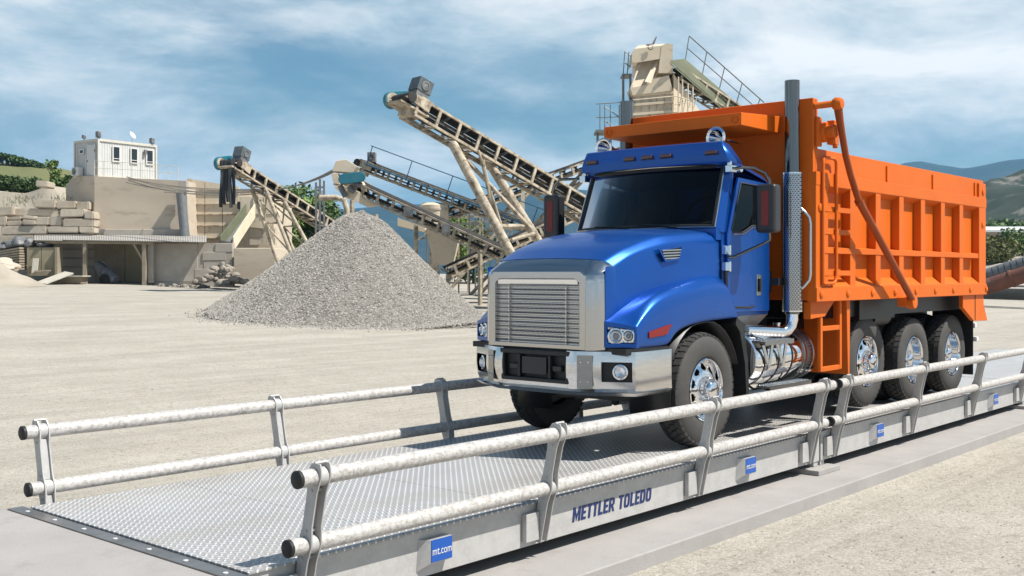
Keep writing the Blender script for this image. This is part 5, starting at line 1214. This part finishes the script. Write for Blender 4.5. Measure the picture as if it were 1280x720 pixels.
        m = MB(); m.cyl(tp0.lerp(f0, .5), tp1.lerp(f1, .5), r * .5, n=8); m.build('leg_tie', 'truss', t)
    return t, Q
# B: large stacker conveyor in front
hB = at(508, 118, 44.0); tB = hB + (at(800, 292, 52.5) - hB) * 1.36
tb, QB = conveyor('stacker_conveyor', 'large raised belt conveyor with dark drum head pointing left over the yard', hB, tB, 1.05, .85, 18, guard='l', legs=(), group='belt conveyors of the quarry plant', chord=.10)
def tube_part(p, q, r, nm, t, mt='truss', n=12):
    m = MB(); m.cyl(p, q, r, n=n); return m.build(nm, mt, t)
for (a, b, e, f, r) in ((565, 178, 636, 312, .20), (597, 181, 672, 300, .20)):
    p = at(a, b, 45.0 if a < 590 else 46.6); q = at(e, f, 44.6 if a < 590 else 47.2); q2 = p + (q - p) * ((p.z - gz(q) + .1) / (p.z - q.z)); tube_part(p, q2, r, 'leg', tb)
for (a, b, e, f, r) in ((568, 184, 664, 286, .09), (603, 200, 620, 280, .09), (612, 284, 655, 283, .12), (566, 181, 598, 187, .09), (598, 188, 632, 300, .06), (640, 300, 668, 292, .08)):
    tube_part(at(a, b, 45.5), at(e, f, 46.0), r, 'leg_brace', tb, n=8)
for (a, b, e, f) in ((500, 142, 562, 179), (562, 179, 640, 225), (640, 225, 740, 290), (528, 158, 528, 140), (562, 179, 590, 178), (600, 201, 600, 182), (640, 225, 648, 206), (672, 245, 680, 226)):
    tube_part(at(a, b, 44.4 + (a - 500) * .028), at(e, f, 44.4 + (e - 500) * .028), .06, 'under_truss', tb, n=8)
# A: small conveyor on the left with rubber curtain
conveyor('curtained_conveyor', 'small belt conveyor with a black rubber curtain hanging at its head', at(291, 200, 58), at(432, 290, 67), .95, .62, 11, guard='l', legs=((4.0, 380, 316, 61.0, .11, 1.3), (2.4, 356, 322, 60.0, .11, 1.2)), curtain=2.5)
# D: lower conveyor just behind the gravel heap with blue guard
td, QD = conveyor('guarded_conveyor', 'lower belt conveyor behind the gravel heap with a bright blue oval drive guard', at(438, 222, 54), at(648, 318, 50.5), 1.05, .62, 11, guard='r', motor=False)
m = MB(); c0, c1 = at(429, 223.5, 52.6), at(450, 221, 52.6); dd = (c1 - c0).normalized(); pts = []
for k in range(9): th = math.pi * (.5 + k / 8); pts.append(c0 + dd * math.cos(th) * .25 + UP * math.sin(th) * .25)
for k in range(9): th = math.pi * (-.5 + k / 8); pts.append(c1 + dd * math.cos(th) * .25 + UP * math.sin(th) * .25)
m.prism(pts, FW * .25); m.build('drive_guard', 'teal', td, bevel=.02)
for pts in (((415, 214), (420, 201), (433, 199), (447, 208), (441, 216)), ((414, 217), (422, 216), (425, 231), (417, 229)), ((417, 233), (428, 231), (452, 241), (470, 256), (458, 258), (430, 246)), ((446, 222), (452, 226), (460, 240), (452, 238))):
    m = MB(); m.prism([at(x, y, 53.1) for x, y in pts], FW * .9); m.build('head_plate', 'cream', td, bevel=.02)
for pts in (((436, 233), (443, 240)), ((425, 232), (432, 246)), ((440, 229), (452, 232))):
    m = MB(); m.cyl(at(*pts[0], 52.9), at(*pts[1], 52.9), .14, n=10); m.build('head_shaft', 'scrap', td)
for x in (4.0, 6.2):
    m = MB(); m.obx(QD(x, .62, -.25), (RT, FW, UP), (.4, .35, .42)); m.build('roller_bracket', 'scrap', td)
for a_, b_ in ((440, 250), (470, 268), (520, 282), (600, 312)):
    p = at(a_, b_, 52.5); tube_part(p, drop(p), .11, 'leg', td, n=8)
# C: upper conveyor with blue handrail behind
conveyor('railed_conveyor', 'upper belt conveyor with thin blue handrail and dark motor box at its head', at(455, 200, 62), at(700, 292, 58), 1.0, .62, 15, guard='r', motor=False, railing=True)
cm = thing('motor_box', at(462, 196, 61.8), 'dark square motor box on the head of the blue-railed conveyor', 'motor')
m = MB(); prect(m, 459, 190, 469, 203, 61.6, .6); m.build('box', 'scrap', cm, bevel=.03)
m = MB(); m.lathe([(.17, 0), (.17, .05), (.12, .05), (.10, .01), (.0005, .02)], at(464.5, 196, 61.6), -FW, 16); m.build('fan_cover', 'motor', cm)
# E1, E2: conveyors rising to the right
conveyor('rising_conveyor', 'belt conveyor rising to the right far behind the stacker conveyor', at(800, 176, 66), at(560, 262, 60), 1.0, .55, 16, motor=False, headset=False, legs=((4.0, 655, 300, 64, .1, 1.1), (8.6, 607, 300, 62, .1, 1.1)))
conveyor('low_rising_conveyor', 'belt conveyor rising to the right low behind the truck bonnet', at(790, 228, 56.5), at(556, 334, 53), 1.0, .55, 16, motor=False, headset=False, legs=((7.0, 668, 330, 56, .1, 1.1),))
# tanks, frames and rails among the conveyors
tk = thing('cream_tank', at(543, 300, 60), 'pale cream drum tank between the two left conveyors', 'tank')
m = MB(); m.cyl(at(543, 283, 60), at(543, 257, 60), .82, n=28); m.lathe([(.82, 0), (.6, .14), (.0005, .2)], at(543, 257, 60), UP, 28); m.build('shell', 'cream', tk)
m = MB(); m.lathe([(.83, -.05), (.86, -.05), (.86, .05), (.83, .05)], at(543, 262, 60), UP, 28); m.build('band', 'cream_dusty', tk)
m = MB(); m.cyl(at(543, 283, 60), drop(at(543, 330, 60)), .3, n=12); m.build('stem', 'truss', tk)
hp_ = thing('cream_hopper', drop(at(553, 325, 55), 0), 'tapering cream steel hopper above the gravel heap right flank', 'hopper')
m = MB(); A4 = [at(532, 286, 54.5), at(575, 292, 54.5)]; B4 = [at(542, 330, 54.8), at(566, 332, 54.8)]
m.add([A4[0], A4[1], A4[1] + FW * 1.8, A4[0] + FW * 1.8, B4[0], B4[1], B4[1] + FW * .8, B4[0] + FW * .8], [(0, 1, 5, 4), (1, 2, 6, 5), (2, 3, 7, 6), (3, 0, 4, 7), (4, 5, 6, 7)]); m.build('funnel', 'cream', hp_, bevel=.02)
m = MB(); m.prism([at(497, 272, 54.5), at(531, 284, 54.5), at(531, 290, 54.5), at(497, 282, 54.5)], FW * 1.5); m.build('lip', 'cream', hp_)
for k, (a, b, e, f, d) in enumerate(((520, 262, 600, 330, 64), (585, 268, 640, 330, 66))):
    fr = thing('scaffold_platform', drop(at((a + e) / 2, 330, d), 0), ('pale steel platform frame behind the cream hopper', 'pale steel platform frame behind the stacker conveyor legs')[k], 'scaffold', 'scaffold platforms')
    nx = 6
    for i in range(nx + 1):
        px = a + (e - a) * i / nx
        for dd_ in (0, 2.2): p = at(px, b, d + dd_); m = MB(); m.beam(drop(p), p, .09, .09, up=FW); m.build('column', 'steel_grey' if i % 2 else 'truss', fr)
    for py in (b, b + 9, b + 18, b + 36):
        m = MB(); m.beam(at(a, py, d), at(e, py, d), .08, .10); m.build('crossbar', 'truss' if py < b + 10 else 'steel_grey', fr)
    for i in range(0, nx, 2): m = MB(); m.beam(at(a + (e - a) * i / nx, b + 40, d - .08), at(a + (e - a) * (i + 2) / nx, b + 18, d - .08), .06, .08); m.build('brace', 'truss', fr)
pst = thing('steel_mast', drop(at(653, 330, 58), 0), 'pale vertical steel mast behind the stacker conveyor', 'mast')
m = MB(); m.beam(drop(at(653.5, 330, 58)), at(653.5, 229, 58), .2, .2, up=FW); m.build('shaft', 'cream', pst)
m = MB(); prect(m, 648, 228, 659, 230, 57.8, .5); m.build('cap', 'truss', pst)
gt = thing('pipe_portal', drop(at(405, 300, 57), 0), 'beige pipe portal bend left of the gravel heap top', 'pipe')
m = MB(); m.tube([at(398, 247, 57), at(420, 247, 57), at(430, 250, 57), at(434, 262, 57), at(434, 300, 57)], .16, 10); m.build('pipe', 'truss', gt)
bp_ = thing('blue_mast_group', drop(at(402, 300, 58), 0), 'three thin blue grey posts with crossbars left of the heap top', 'posts')
for px, y0 in ((395, 228), (400, 224), (405, 226)): m = MB(); m.beam(drop(at(px, 300, 58)), at(px, y0, 58), .1, .1, up=FW); m.build('post', 'steel_grey', bp_)
for y in (234, 243): m = MB(); m.beam(at(394, y, 58), at(406, y, 58), .06, .08); m.build('crossbar', 'steel_grey', bp_)
# tall screening tower behind the truck
def tower():
    D = 60.0; t = thing('screening_tower', drop(at(815, 330, D), 0), 'cream steel screening tower with open hood rising behind the orange dump body', 'tower')
    m = MB()     # hood: side profile extruded sideways
    side = [at(789.5, 78, D), at(790.5, 72, D), at(799, 59, D), at(830, 55.5, D), at(841, 55, D)]
    m.prism([at(790, 79, D), at(789.8, 68, D), at(793, 61, D), at(827, 57, D), at(825, 73.5, D)], FW * .12); 
    m.prism([at(825, 74, D - .02), at(827, 57, D - .02), at(832, 54.5, D - .02), at(841, 55, D - .02), at(841, 91.5, D - .02), at(823, 91, D - .02)], FW * 2.4)
    m.prism([at(793, 61, D + .01), at(827, 57, D + .01), at(832, 54.5, D + .8), at(798, 57, D + .8)], UP * -.1)
    m.prism([at(790, 79, D), at(793, 61, D), at(793.4, 61, D + .1), at(790.4, 79, D + .1)], FW * 2.3)
    m.build('hood', 'cream', t)
    m = MB(); prect(m, 791, 72, 825, 96, D + 1.6, .2); m.build('hood_back', 'cream_dusty', t)
    m = MB(); m.prism([at(799, 77, D + .9), at(820, 74, D + .9), at(814, 108, D - .1), at(790, 112, D - .1)], FW * .08); m.build('feed_plate', 'cream', t)
    m = MB(); m.prism([at(800, 77, D + .6), at(790, 105, D - .6), at(787.5, 111, D - .6), at(796, 80, D + .6)], RT * .08); m.build('chute_side', 'cream', t)
    m = MB(); m.prism([at(822, 74, D + .5), at(812, 104, D - .7), at(806, 102, D - .7), at(817, 80, D + .5)], RT * .08); m.build('chute_side', 'cream', t)
    m = MB(); m.prism([at(788, 110, D - .3), at(808, 106, D - .3), at(812, 100, D - .3), at(836, 94, D - .3), at(841, 113, D - .3), at(791, 119, D - .3)], FW * 1.8); m.build('hopper', 'cream', t)
    m = MB(); m.prism([at(792, 120, D - .1), at(841, 114.5, D - .1), at(843, 330, D - .1), at(792, 330, D - .1)], FW * 2.0); m.build('bin', 'cream_dusty', t)
    for py in (119.5, 131, 143, 155): m = MB(); m.beam(at(791, py, D - .16), at(842, py - 4, D - .16), .08, .14); m.build('stiffener', 'cream', t)
    for i in range(6):
        px = 793 + i * 9.3; m = MB(); prect(m, px, 121, px + .6, 160, D - .15, .05); m.build('panel_joint', 'truss', t)
    m = MB(); m.prism([at(842, 92, D), at(842, 140, D), at(876, 140, D + 1), at(860, 118, D + .6)], FW * 2.0); m.build('back_casing', 'cream', t)
    # birdlike vent on top
    m = MB(); m.prism([at(815, 54.5, D + .5), at(818, 54.8, D + .5), at(821.5, 45.5, D + .5), at(819.5, 46.5, D + .5)], FW * .15); m.build('vane', 'scrap', t)
    m = MB(); m.tube([at(808, 56, D + .5), at(815, 55.5, D + .5)], .05, 6); m.lathe([(.12, -.03), (.16, 0), (.12, .03)], at(813, 59, D - .1), FW, 14); m.build('lifting_lug', 'scrap', t)
    # railings left of the tower
    def rail(pts, mt='steel_grey', r=.03): m = MB(); m.tube([at(*p) for p in pts], r, 6); m.build('handrail', mt, t)
    for px in (779, 784): rail([(px, 93, D + 1), (px + 2, 65, D + 1)])
    rail([(781, 64, D + 1), (789, 70.5, D + 1)]); rail([(780, 78, D + 1), (789, 84, D + 1)])
    m = MB(); prect(m, 778, 92, 790, 94, D + .4, 1.2); m.build('platform', 'steel_grey', t)
    for px in (750, 756, 763, 774): rail([(px, 164, D), (px, 131, D)])
    rail([(745, 130, D), (775, 128, D), (792, 127, D)]); rail([(745, 147, D), (775, 146, D)]); rail([(755, 133, D), (778, 149, D)]); rail([(755, 150, D), (768, 160, D)])
    m = MB(); prect(m, 745, 162, 765, 165, D - .2, 1.6); m.build('platform', 'steel_grey', t)
    for px, py in ((747, 165), (763, 165), (779, 94), (788, 94)): p = at(px, py, D + .6); tube_part(p, drop(p), .07, 'column', t, 'steel_grey', 8)
    rail([(792, 125, D - .6), (845, 120, D - .6), (862, 125, D - .4)], 'cream'); rail([(841, 140, D - .6), (841, 131, D - .6), (860, 128, D - .6)], 'cream')
    for px in (848, 853, 860, 866): rail([(px, 96 + (px - 848) * .7, D - .4), (px, 142, D - .4)], 'cream', .045)
    for k in range(4): rail([(848 + k * 6, 140, D - .4), (853 + k * 6, 112 + k * 3, D - .4)], 'cream', .03)
    # inclined feed conveyor with walkway to the right
    tl, Qf = conveyor('tower_feed_conveyor', 'inclined feed conveyor with olive walkway climbing to the screening tower', at(842, 84, 60.5), at(842, 84, 60.5) + (at(960, 160, 64) - at(842, 84, 60.5)) * 3.7, 1.1, .7, 32, motor=False, headset=False)
    for x in (9, 16, 23):
        for y in (-.5, .5): p = Qf(x, y, -.7); tube_part(p, drop(p), .12, 'leg', tl, n=10)
    m = MB(); m.prism([at(838, 77.5, 59.4), at(856, 75, 60.4), at(925, 134, 62.6), at(905, 136, 61.6)], UP * .08); m.build('walkway', 'walk', tl)
    m = MB(); m.prism([at(838, 78.2, 59.38), at(905, 136.7, 61.58), at(905, 138.7, 61.58), at(838, 80.2, 59.38)], FW * .05); m.build('walkway_edge', 'walk', tl)
    def rail2(pts, r=.03): m = MB(); m.tube([at(*p) for p in pts], r, 6); m.build('handrail', 'steel_grey', tl)
    rail2([(861.5, 45, 60.5), (955, 128, 63.5)], .035); rail2([(859, 60, 60.5), (950, 139, 63.5)])
    for k in range(5): tt = k / 4.0; rail2([(861.5 + 93 * tt * .95, 45 + 83 * tt * .95, 60.5 + 3 * tt), (856.5 + 90 * tt * .95, 76 + 74 * tt * .95, 60.5 + 3 * tt)])
tower()
# ------------------------------------------------------------------ vegetation, hills, far things
def leafmesh(m, c, R3, n, ls, rnd, shell=.35):
    for _ in range(n):
        while True:
            q = V((rnd.uniform(-1, 1), rnd.uniform(-1, 1), rnd.uniform(-1, 1)))
            if shell < q.length < 1: break
        k = 1 + .35 * NZ.noise(q * 2.1 + c * .13)
        p = c + V((q.x * R3[0] * k, q.y * R3[1] * k, q.z * R3[2] * k)); s = ls * rnd.uniform(.6, 1.3)
        a = V((rnd.gauss(0, 1), rnd.gauss(0, 1), rnd.gauss(0, .7))).normalized(); b = a.cross(V((rnd.gauss(0, 1), rnd.gauss(0, 1), rnd.gauss(0, 1)))).normalized()
        m.add([p - a * s, p + b * s * .55, p + a * s, p - b * s * .55], [(0, 1, 2, 3)])
def tree(name, label, px, py_top, d, rx, rnd, leaf='leaf0', n=1800, ls=.16, group='trees around the plant', cat='tree', base_z=None):
    p = at(px, py_top, d); g = gz(p) if base_z is None else base_z; H = p.z - g
    t = thing(name, (p.x, p.y, g), label, cat, group)
    m = MB(); m.tube([V((p.x, p.y, g - .2)), V((p.x + .1, p.y, g + H * .4)), V((p.x, p.y + .1, g + H * .8))], [.05 * H * .5 + .04, .03 * H * .5 + .03, .02], 8)
    for k in range(5):
        th = rnd.uniform(0, 6.28); z0 = g + H * rnd.uniform(.25, .6); m.tube([V((p.x, p.y, z0)), V((p.x + math.cos(th) * rx * .4, p.y + math.sin(th) * rx * .4, z0 + H * .15)), V((p.x + math.cos(th) * rx * .75, p.y + math.sin(th) * rx * .75, z0 + H * .25))], [.05, .035, .015], 6)
    m.build('trunk', 'bark', t)
    m = MB(); nl = 9
    for k in range(nl):
        th = rnd.uniform(0, 6.28); rr = rx * rnd.uniform(.0, .6); hz_ = g + H * rnd.uniform(.22, .92)
        sc_ = rx * rnd.uniform(.34, .6)
        leafmesh(m, V((p.x + math.cos(th) * rr, p.y + math.sin(th) * rr, hz_)), (sc_, sc_, sc_ * .8), n // nl, ls, rnd)
    m.build('crown', leaf, t, smooth=0, recalc=False)
rn = random.Random(11)
for k, (px, py, d, rx, lf, lab) in enumerate(((345, 244, 84, 3.0, 'leaf1', 'bright green leafy tree seen between the curtained conveyor legs, left one'), (372, 238, 88, 3.2, 'leaf0', 'green leafy tree behind the middle of the curtained conveyor'), (396, 248, 86, 2.8, 'leaf1', 'green leafy tree between the curtained conveyor tail and the heap'), (414, 262, 84, 2.6, 'leaf2', 'dark green tree right beside the gravel heap left flank'), (560, 262, 80, 2.2, 'leaf1', 'green tree behind the cream tank'), (592, 285, 86, 2.6, 'leaf0', 'green tree behind the steel platform frames'), (334, 272, 80, 2.4, 'leaf2', 'low dark green tree beside the clad hopper building'), (688, 290, 82, 2.4, 'leaf1', 'green tree behind the far truck mirror'))):
    tree('leafy_tree', lab, px, py, d, rx, rn, lf, 3600, .2)
hb = at(0, 232, 77).z - .6
tree('slender_tree', 'slender young green tree left of the white cabin', 69, 199, 84, .75, rn, 'leaf1', 500, .15, base_z=at(69, 236, 84).z)
tree('leafy_bush', 'bushy green shrub against the left end of the white cabin', 82, 219, 80, .85, rn, 'leaf0', 1000, .17, group='bushes on the left bank', cat='bush', base_z=at(80, 240, 80).z)
for k, (px, py) in enumerate(((4, 224), (18, 226), (30, 226.5), (44, 228))):
    tree('hedge_bush', ('dark green hedge bush at the left edge below the meadow', 'second dark green hedge bush from the left edge', 'third dark green hedge bush from the left edge', 'rightmost dark hedge bush on the left bank, above the blocks')[k], px, py, 82, 1.1, rn, 'leaf2', 1300, .16, group='bushes on the left bank', cat='bush', base_z=at(px, 240, 82).z)
# grass tufts
m = MB()
for (px, py, d, n) in ((28, 250, 72.3, 60), (20, 255, 71.6, 50), (76, 250, 72.6, 60), (40, 248, 72.5, 30), (8, 262, 71.3, 20), (340, 322, 70, 200), (350, 325, 68, 150), (390, 305, 66, 200)):
    c = at(px, py, d)
    for _ in range(n):
        p = c + RT * rn.gauss(0, .5) + FW * rn.gauss(0, .4) + UP * rn.gauss(0, .12); h = rn.uniform(.12, .38); l = RT * rn.gauss(0, .12) + FW * rn.gauss(0, .1); m.add([p, p + RT * .03, p + UP * h + l], [(0, 1, 2)])
tag(m.build('tufted_grass', 'dry_grass', smooth=0, recalc=False), 'thin tufts of dry green grass on the bank', 'grass', kind='stuff')
# meadow hill, left
def hill(name, prof, d0, d1, mt, py0, nz, kind='structure', nj=26, step=6, ns=.02, bump=0):
    m = MB(); rows = []; px = prof[0][0]
    while px <= prof[-1][0]:
        ty = interp(prof, px); rw = []
        for j in range(nj):
            t = j / (nj - 1); d = d0 + (d1 - d0) * t; py = py0 + (ty - py0) * (t ** .8 if t < 1 else 1); p = at(px, py, d)
            if j: p += UP * nz * (NZ.noise(p * ns) + .5 * NZ.noise(p * ns * 2.3) + .25 * NZ.noise(p * ns * 5)) * (.35 + .65 * min(1, t * 2)) * (1 if t < .97 else .6)
            rw.append(p)
        e = rw[-1]; rw.append(e + FW * (d1 - d0) * .4 - UP * (e.z * .3)); rows.append(rw); px += step
    m.grid(rows); o = m.build(name, mt, smooth=60, recalc=False); o['kind'] = kind; return o
hill('meadow_hill', [(-500, 170), (-200, 186), (0, 204), (40, 206), (90, 214), (130, 225), (200, 245), (330, 300)], 95, 230, 'meadow', 345, .9, ns=.05)
for k in range(24):
    if k < 24: px = -2 + k * 2.2 + rn.uniform(-1, 1); ty = interp([(-5, 190), (10, 193), (30, 199), (48, 204), (62, 209), (75, 213)], px) + rn.uniform(-.5, 2)
    else: px = 30 + (k - 24) * 5.5; ty = 209 + (px - 30) * .07 + rn.uniform(-1, .5)
    if 64 < px < 74: continue
    p = at(px, ty, 226); b = at(px, ty + 6, 226); t = thing('ridge_tree', b, 'one of the dark green trees lining the ridge above the meadow', 'tree', 'trees along the meadow ridge')
    m = MB(); m.tube([b - UP * 1, b + UP * 1.0], .15, 6); m.build('trunk', 'bark', t)
    m = MB(); leafmesh(m, (p + b) / 2, (1.5, 1.5, max(.5, (p.z - b.z) * .5)), 260, .38, rn, .1); m.build('crown', 'leaf2', t, smooth=0, recalc=False)
# right-hand hillside, scrub, low building, pipe
hill('rocky_hillside', [(1000, 300), (1080, 285), (1150, 262), (1200, 240), (1235, 224), (1262, 219), (1300, 212), (1400, 200), (1700, 190)], 210, 620, 'hill_right', 345, 7, ns=.02, nj=60, step=4)
m = MB()
for k in range(900):
    px = rn.uniform(1225, 1300); t = rn.random() ** 1.4; d = 150 + 60 * t; py = 300 + 14 * (1 - t) - 16 * t + rn.gauss(0, 2)
    c = at(px, py, d); leafmesh(m, c, (1.5, 1.5, 1.3), 14, .5, rn, .1)
tag(m.build('scrubland', 'leaf0', smooth=0, recalc=False), 'mass of green scrub below the rocky hillside', 'scrub', kind='stuff')
def right_side():
    t = thing('low_building', at(1262, 304, 120), 'low grey building with bright white roof at the right edge', 'building')
    m = MB(); prect(m, 1222, 289, 1330, 306, 120, 8); m.build('wall', 'wall_grey', t)
    m = MB(); m.prism([at(1216, 290, 118.8), at(1340, 290, 118.8), at(1340, 285.5, 129), at(1216, 285.5, 129)], UP * .22); m.build('roof', 'sign_white', t)
    for px in (1252, 1276, 1300): m = MB(); prect(m, px, 292.5, px + 4.5, 297, 119.9, .3); m.build('window', 'glass_dark', t)
    m = MB(); rows = []      # spoil bank
    for i in range(34):
        px = 1190 + i * 5; rw = []
        for j in range(16):
            tt = j / 15; d = 78 + 34 * tt; py = 353 - 50 * tt ** .7 + 3 * NZ.noise(V((px * .05, tt * 4, 0))) + (8 * sstep(1250, 1190, px)) ; p = at(px, py, d); rw.append(p + UP * .5 * NZ.noise(p * .25))
        rows.append(rw)
    m.grid(rows); tag(m.build('spoil_bank', 'bank', smooth=40), None, kind='structure')
    for k, (px, py, d, r) in enumerate(((1253, 310, 96, 1.6), (1268, 300, 104, 1.9), (1246, 322, 90, 1.2), (1278, 306, 100, 1.5), (1240, 304, 104, 1.2))):
        p = at(px, py, d); b = thing('scrub_bush', p, ('dry green bush on the spoil bank below the white roof', 'wide green bush right below the white-roofed building', 'small dry bush low on the spoil bank by the tailgate', 'green bush at the right edge on the spoil bank', 'small bush at the left end of the white-roofed building')[k], 'bush', 'bushes on the right bank')
        m = MB(); leafmesh(m, p, (r, r, r * .6), 420, .22, rn, .1); m.build('foliage', 'leaf0' if k % 2 else 'dry_grass', b, smooth=0, recalc=False)
        m = MB(); m.tube([p - UP * r * .7, p], .06, 5); m.build('stem', 'bark', b)
    pt = thing('rusty_pipe', at(1262, 352, 66), 'large rust red pipe rising to the right behind the tailgate', 'pipe')
    a, b = at(1222, 362, 66), at(1345, 323, 63); m = MB(); m.cyl(a, b, .48, n=24); m.build('pipe', 'rust', pt)
    m = MB(); e = (b - a).normalized(); q = a.lerp(b, .36); m.cyl(q - e * .06, q + e * .06, .54, n=24); m.build('flange', 'rust', pt)
    cv = thing('covered_conveyor', at(1262, 340, 68), 'row of grey half-round conveyor covers above the rusty pipe', 'conveyor')
    a, b = at(1228, 351, 67.5), at(1345, 314, 64.5); e = (b - a).normalized(); n_ = 15; sd = e.cross(UP).normalized()
    m = MB(); m.beam(a, b, .8, .5); m.build('frame', 'steel_grey', cv)
    for k in range(n_):
        c = a.lerp(b, (k + .5) / n_) + UP * .2; m = MB(); m.lathe([(.42, -.16), (.46, -.16), (.46, .16), (.42, .16)], c, e, 20); m.build('cover', 'steel_grey', cv)
right_side()
# far mountains
hill('mountain_range', [(-1500, 292), (-300, 296), (0, 298), (200, 296), (330, 282), (400, 268), (450, 260), (520, 254), (600, 248), (640, 244), (680, 238), (730, 238), (800, 246), (900, 252), (1000, 246), (1080, 226), (1130, 207), (1150, 204), (1175, 209), (1200, 211.5), (1240, 204), (1262, 200), (1300, 198), (1400, 196), (1600, 204), (2400, 250)], 1500, 3200, 'mountain', 347, 26, step=7, nj=40, ns=.0035)
# loose pebbles on the ground
m = MB(); rp = random.Random(21); cnt = 0
while cnt < 15000:
    d = 7.5 + 34 * rp.random() ** 1.6; px = rp.uniform(-20, 1300); p = at(px, 400, d); x, y = p.x, p.y
    if 4.78 < y < 8.66 and x > 3.6 or (x < 3.7 and 4.2 < y < 9): continue
    s = rp.uniform(.004, .011) * (1.7 if rp.random() < .04 else 1) * (1 + d * .015); z = ground_z(x, y)
    q = [V((rp.uniform(.6, 1.3) * s * a, rp.uniform(.6, 1.3) * s * b, rp.uniform(.5, .9) * s * e)) + V((x, y, z)) for a, b, e in ((1, 0, .2), (0, 1, -.1), (-1, .2, 0), (.1, -1, 0), (0, .1, 1))]
    m.add(q, [(0, 1, 4), (1, 2, 4), (2, 3, 4), (3, 0, 4)]); cnt += 1
tag(m.build('loose_pebbles', 'pebble_sand', smooth=0, recalc=False), 'small loose pebbles scattered over the gravel yard', 'pebbles', kind='stuff')

# ------------------------------------------------------------------ air
m = MB(); m.bx((-2700, -2700, -3), (5400, 5400, 420)); hz = m.build('haze', 'sand', smooth=0); hz.data.materials.clear()
hm = bpy.data.materials.new('haze_air'); hm.use_nodes = True; ht = hm.node_tree; ht.nodes.clear()
ho = N(ht, 'ShaderNodeOutputMaterial'); hv = N(ht, 'ShaderNodeVolumePrincipled')
hv.inputs['Color'].default_value = (.26, .62, 1.0, 1); hv.inputs['Density'].default_value = .00012; hv.inputs['Anisotropy'].default_value = .1
L(ht, hv.outputs[0], ho.inputs['Volume']); hz.data.materials.append(hm); tag(hz, 'thin pale blue haze over the far mountains', 'haze', kind='stuff')
